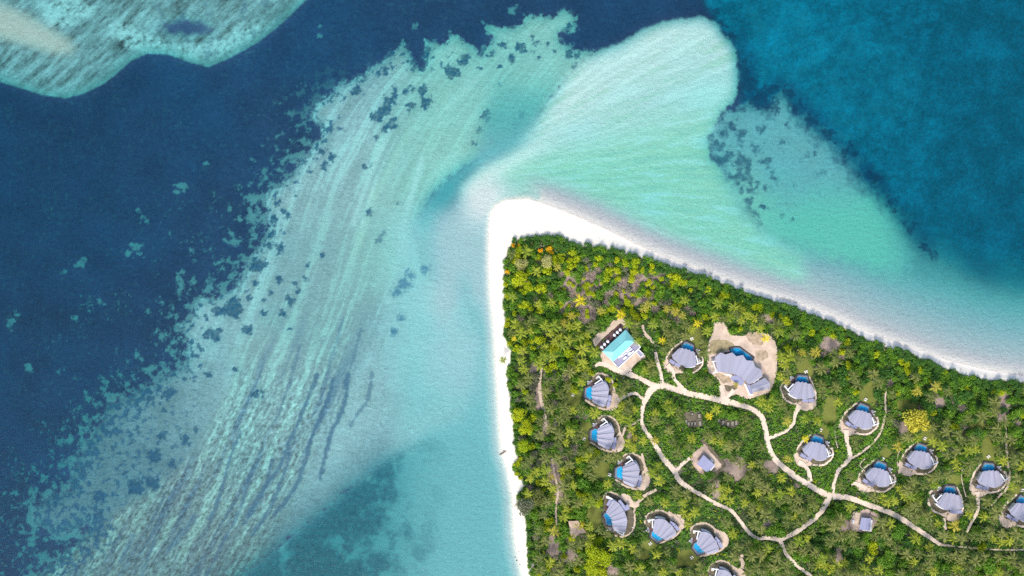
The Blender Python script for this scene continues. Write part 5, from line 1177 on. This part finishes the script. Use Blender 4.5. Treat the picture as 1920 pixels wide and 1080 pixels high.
# left beach edge
edgeL = [p for p in VEG if p[0] < 1000 and 465 < p[1] < 1090]; E = crspline(edgeL, 1.0); last = None
for p in E:
    if last is None or np.hypot(*(p-last)) > R2.uniform(8, 13):
        last = p; q = p+np.array((R2.uniform(1, 6), 0)); r = R2.uniform(5.5, 9)
        if not near(q[0], q[1], r, .5): add(q[0], q[1], r, 'bush', R2.choice(('mid', 'mid', 'lime', 'dark', 'dark')))
def mixture(x, y):
    """kinds to expect at a place: (kind, leaf, radius range, weight)"""
    if y < 600 and x < 1330 and y > 478:
        if x < 1050: return [('bush','mid',(8,14),3),('bush','lime',(7,13),3),('palm','green',(9,12),3),('bush','dark',(8,11),1.2),('twig','',(7,10),.5)]
        if x < 1250: return [('twig','',(8,13),2.6),('bush','lime',(5,10),3.4),('bush','mid',(6,13),3.4),('palm','gold',(8,10),.6),('bush','grey',(6,9),2)]
        return [('bush','mid',(7,11),4),('palm','olive',(9,12),2),('bush','lime',(6,9),1.5),('twig','',(7,10),1),('bush','dark',(7,11),2)]
    if x < 1120 and y < 700: return [('palm','green',(9,14),6),('palm','olive',(9,14),2.5),('bush','mid',(8,15),2.5),('bush','lime',(7,13),1.6)]
    if x < 1050 and y < 880: return [('palm','olive',(9,13),6),('bush','mid',(7,11),2),('bush','grey',(7,10),1.5)]
    if x < 1130: return [('palm','olive',(9,14),6),('palm','green',(9,13),3),('bush','mid',(7,15),2.5),('bush','lime',(6,11),.8),('twig','',(6,9),.7)]
    if x > 1500 and y < 0.345*x+190: return [('palm','olive',(10,14),4),('bush','dark',(8,15),3),('bush','mid',(7,14),3),('bush','lime',(5,9),.6),('twig','',(7,10),.5)]
    if y > 960 and x > 1400: return [('palm','olive',(9,15),8),('palm','green',(9,13),2),('bush','mid',(8,15),1.4),('bush','dark',(8,11),.6)]
    if x > 1660 and y < 800: return [('palm','olive',(10,13.5),7),('bush','dark',(7,10),1),('bush','grey',(7,10),1)]
    return [('palm','olive',(9.5,13),6),('palm','green',(9,12.5),3),('bush','mid',(6,9),1)]
dens_n = lambda x, y: float(fbm(np.array([x], np.float32), np.array([y], np.float32), 60, 2, 201)[0])
tries = 0
SHY = [h for h in HAND if h[3] != 'palm' and h[4] in ('lime', 'lemon', 'orange', 'pale') or h[4] == 'yellow']
while tries < 26000:
    tries += 1
    x, y = R2.uniform(940, 1935), R2.uniform(445, 1095); k = rast(x, y)
    if k is None or dveg_r[k] < 5 or clear_tall[k] or lawn_r[k] > .4: continue
    if soil_r[k] > .5 and not (y < 600 and x < 1330) and R2.random() < .85: continue
    open_ = (1190 < x < 1450 and 690 < y < 860) or (1440 < x < 1700 and 740 < y < 925) or (1140 < x < 1400 and 860 < y < 1060 and not (1160 < x < 1400 and 915 < y < 945))
    if open_ and R2.random() < .90+.4*dens_n(x, y): continue
    mx = mixture(x, y); tot = sum(m[3] for m in mx); t = R2.uniform(0, tot)
    for m in mx:
        t -= m[3]
        if t <= 0: break
    r = R2.uniform(*m[2]); lf = m[1]
    if m[0] == 'palm' and any((h[0]-x)**2+(h[1]-y)**2 < (.92*h[2]+.62*r)**2 for h in SHY): continue
    if m[0] == 'palm' and R2.random() < .018: lf = 'gold'
    if near(x, y, r, .60 if m[0] == 'palm' else .54): continue
    add(x, y, r, m[0], lf)
# ------------------------------------------------------------------ stand them up
byk = {}
for it in items:
    k = 'palm' if it[3] == 'palm' else ('scrub' if it[3] == 'twig' else 'bush')
    byk.setdefault(k, []).append(it)
NAMES = {'olive': 'olive green', 'green': 'fresh green', 'yellow': 'yellow', 'gold': 'golden', 'dark': 'dark green', 'mid': 'green', 'lime': 'yellow-green', 'lemon': 'pale yellow', 'pale': 'pale', 'orange': 'orange', 'grey': 'grey-green'}
rest = {}
def inst(arr, M4, acc):
    v, f = arr; o = acc['n']; acc['v'].append(v @ np.array(M4.to_3x3()).T.astype(np.float32)+np.array(M4.translation, np.float32)); acc['n'] += len(v)
    acc['f'] += [tuple(i+o for i in q) for q in f]
def acc_for(leaf): return rest.setdefault(leaf, {'n': 0, 'v': [], 'f': []})
counts = {}
for k, lst in byk.items():
    inview = [i for i in lst if -10 < i[0] < 1930 and i[1] < 1090]
    inview.sort(key=lambda i: (i[5] is None, -i[2]))
    keep = set(id(i) for i in inview[:300]); counts[k] = (len(inview), len(lst))
    for n, it in enumerate(lst):
        x, y, r, kind, leaf, label = it; rz = R2.uniform(0, 6.28); rm = r*S
        if kind == 'palm':
            vi = R2.randrange(6); s = rm/4.0; tm, top = trunk_mesh(vi); sh = s*R2.uniform(.8, 1.15)
            h = top.z*sh; off = Matrix.Rotation(rz, 3, 'Z') @ Vector((top.x*sh, top.y*sh, 0))
            base = W(x, y, h); base.z = G; base -= off
            if id(it) in keep:
                o = bpy.data.objects.new('palm_tree', None); col.objects.link(o); o.location = base; o.rotation_euler = (0, 0, rz)
                put('trunk', tm, o, scale=sh)
                c = put('crown', shared('palm', vi, LM[leaf], PALM[vi], 'crown'), o, loc=top*sh, scale=rm*1.12, rz=R2.uniform(0, 6))
                tag(o, label or ('%s coconut palm %s' % (NAMES[leaf], zone_of(x, y))), 'palm', 'palms '+zone_of(x, y))
            else:
                inst(PALM[vi], Matrix.Translation(base+off+Vector((0, 0, h))) @ Matrix.Rotation(rz, 4, 'Z') @ Matrix.Scale(rm*1.12, 4), acc_for('palm_'+leaf))
        elif kind == 'twig':
            vi = R2.randrange(4); base = W(x, y, .8); base.z = G
            if id(it) in keep:
                o = put('scrub_bush', shared('twig', vi, M_TWIG, TWIG[vi], 'twigs'), None, base, rz, (rm*1.15, rm*1.15, rm*1.0))
                tag(o, label or 'leafless brown scrub bush '+zone_of(x, y), 'bush', 'bare scrub '+zone_of(x, y))
        else:
            big = kind == 'tree'; arr = TREE if big else BUSH; vi = R2.randrange(len(arr)); hh = rm*(1.3 if big else .75)
            base = W(x, y, hh); base.z = G; zs_ = rm*(.95 if big else .9)
            if id(it) in keep:
                nm = 'tree' if big else 'bush'
                o = bpy.data.objects.new('broadleaf_tree' if big else 'leafy_bush', None); col.objects.link(o); o.location = base; o.rotation_euler = (0, 0, rz)
                put('trunk', stem_mesh(vi), o, scale=rm*(2.0 if big else 1.1))
                put('crown', shared(kind, vi, LM[leaf], arr[vi], 'crown'), o, loc=(0, 0, rm*(.85 if big else .25)), scale=(rm*1.08, rm*1.08, zs_))
                tag(o, label or ('%s leafy bush %s' % (NAMES[leaf], zone_of(x, y))), nm, 'bushes '+zone_of(x, y))
            else:
                inst(BUSH[vi % 6], Matrix.Translation(base+Vector((0, 0, rm*.25))) @ Matrix.Rotation(rz, 4, 'Z') @ Matrix.Diagonal((rm*1.08, rm*1.08, zs_, 1)), acc_for('bush_'+leaf))
print('PLANTS', counts)
for key, acc in rest.items():
    kd, leaf = key.split('_')
    me = mesh('crowns', np.concatenate(acc['v']), acc['f'], LM[leaf])
    o = put('palm_grove' if kd == 'palm' else 'thicket', me)
    tag(o, ('smaller %s palm crowns filling the groves' if kd == 'palm' else 'smaller %s bushes filling the groves') % NAMES[leaf], kd, kind='stuff')
# ------------------------------------------------------------------ undergrowth: low leaf clumps over all green ground
clump = []
for k in range(5):
    r = random.Random(900+k); v = []; f = []
    for i in range(7):
        a = r.uniform(0, 6.28); d = r.uniform(0, .7); p = Vector((d*math.cos(a), d*math.sin(a), r.uniform(.12, .75))); u = Vector((r.gauss(0, 1), r.gauss(0, 1), r.gauss(.0, .45))).normalized(); w = u.cross(Vector((r.gauss(0, .4), r.gauss(0, .4), 1))).normalized(); s = r.uniform(.32, .62)
        v += [p-u*s*.7, p+w*s*.45, p+u*s*.8, p-w*s*.45]
    clump.append(np.array([tuple(q) for q in v], np.float32))
def undergrowth(name, n, leaf, cond, size, label, seed):
    r = np.random.default_rng(seed); x = r.uniform(942, 1932, n*6); y = r.uniform(446, 1092, n*6)
    i = ((x-RX0)/2).astype(int); j = ((y-RY0)/2).astype(int)
    nz = fbm(x.astype(np.float32), y.astype(np.float32), 30, 3, seed)
    ok = (dveg_r[j, i] > 2) & ~clear_low[j, i] & cond(x, y, i, j, nz); x, y = x[ok][:n], y[ok][:n]
    V = []
    for k in range(len(x)):
        s = r.uniform(*size); a = r.uniform(0, 6.28); c, d = math.cos(a)*s, math.sin(a)*s; m = clump[k % 5]
        q = np.stack([m[:, 0]*c-m[:, 1]*d+(x[k]-960)*S, m[:, 0]*d+m[:, 1]*c+(540-y[k])*S, m[:, 2]*s+G], -1); V.append(q)
    V = np.concatenate(V); F = np.arange(len(V)).reshape(-1, 4)
    tag(put(name, mesh_np(name, V, F, LM[leaf])), label, 'undergrowth', kind='stuff')
undergrowth('undergrowth', 13000, 'mid', lambda x, y, i, j, z: (lawn_r[j, i] < .3) & (soil_r[j, i] < .45) & ((z > .0) | ((x > 1190) & (x < 1460) & (y > 690) & (y < 860)) | ((x > 1440) & (x < 1700) & (y > 740) & (y < 925))), (.9, 1.7), 'low green ground cover under and between the palms', 301)
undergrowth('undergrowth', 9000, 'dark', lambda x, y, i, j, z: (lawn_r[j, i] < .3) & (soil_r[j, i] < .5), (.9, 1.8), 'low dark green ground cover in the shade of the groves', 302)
undergrowth('undergrowth', 3000, 'grey', lambda x, y, i, j, z: (lawn_r[j, i] < .4) & (soil_r[j, i] < .8), (.8, 1.5), 'low grey-green weeds at the margins of bare ground', 303)
undergrowth('undergrowth', 800, 'lime', lambda x, y, i, j, z: (lawn_r[j, i] < .3) & (soil_r[j, i] < .3) & (z > .15), (.8, 1.4), 'low yellow-green flowering ground cover in patches', 304)
# planting in the mulched beds round the villas
bv_ = []; r = np.random.default_rng(71)
for centre, heading, mir, which in VILLAS:
    pts = []
    for t in range(46):
        k = r.integers(1, 16); a = np.array(RING[k]); b = np.array(RING[min(k+1, 16)]); q = a+(b-a)*r.random(); q = q*r.uniform(.70, .93)
        if q[0] < -8 and -38 < q[1] < -14: continue
        pts.append(tuple(q))
    for qx, qy in place(pts, centre, heading, mir):
        s = r.uniform(.5, 1.1); m = clump[int(r.integers(5))]*s; p = W(qx, qy, .03); bv_.append(m+np.array(p, np.float32))
V = np.concatenate(bv_); tag(put('bed_planting', mesh_np('bed_planting', V, np.arange(len(V)).reshape(-1, 4), LM['grey'])), 'sparse low plants in the mulched villa beds', 'plants', kind='stuff')
# ------------------------------------------------------------------ beach: driftwood, rocks, sparse tip shrubs
dw = bpy.data.objects.new('driftwood', None); col.objects.link(dw); dw.location = W(944, 850); dw.location.z = .15
MB().tube([(-2.6, -1.4, 0), (-.5, -.3, .3), (1.8, 1.2, .2), (2.9, 1.4, .3)], [.35, .4, .3, .12], 7).put('log', M_WOOD, dw)
MB().tube([(-.8, -.4, .2), (-.6, .9, .4), (.2, 1.5, .3), (1.9, 1.3, .2)], [.25, .2, .15, .1], 6).put('branch', M_WOOD, dw)
tag(dw, 'dark driftwood trunk lying at the waterline of the west beach', 'driftwood')
M_ROCK = material('dark_rock', (0.13, 0.13, 0.12), .9, .3, 1.5)
def rock(x, y, r, label, z=None):
    rr = random.Random(int(x*31+y)); v, f = [], []
    n = 8
    for lv, (rad, zz_) in enumerate(((1.0, 0), (.85, .35), (.45, .6))):
        for i in range(n):
            a = i*2*math.pi/n; q = rad*rr.uniform(.75, 1.15); v.append((q*math.cos(a), q*math.sin(a)*.8, zz_*rr.uniform(.8, 1.2)))
    for lv in range(2): f += [(lv*n+i, lv*n+(i+1) % n, (lv+1)*n+(i+1) % n, (lv+1)*n+i) for i in range(n)]
    f.append(tuple(range(2*n, 3*n)))
    k = np.searchsorted(xs, x), np.searchsorted(ys, y); p = W(x, y); p.z = float(Z[k[1], k[0]])-.05
    tag(put('rock', mesh('rock', v, f, M_ROCK), None, p, rr.uniform(0, 6), r), label, 'rock', 'rocks on the lower west beach')
for k, (x, y, r) in enumerate(((975,1060,.5),(988,1058,.35),(984,1035,.4),(989,1031,.7),(972,1027,.35),(973,1036,.45),(966,1046,.5),(969,1053,.6),(988,1017,.3),(989,1005,.4))):
    rock(x, y, r, 'small dark rock on the sand at the bottom of the west beach')
r = random.Random(8)
for k in range(34):
    t = r.random(); x = 985+t*95; y = 446-4*math.sin(t*3.1)+t*t*12+r.uniform(-3, 6); rm = r.uniform(.5, 1.1)
    o = put('beach_shrub', shared('small', k % 4, LM[r.choice(('grey', 'dark', 'grey'))], SMALL[k % 4], 'crown'), None, W(x, y), r.uniform(0, 6), (rm, rm, rm*.7)); o.location.z = G-.15
    tag(o, 'tiny grey-green shrub on the white sand at the island tip', 'shrub', 'tiny shrubs on the sand at the tip')
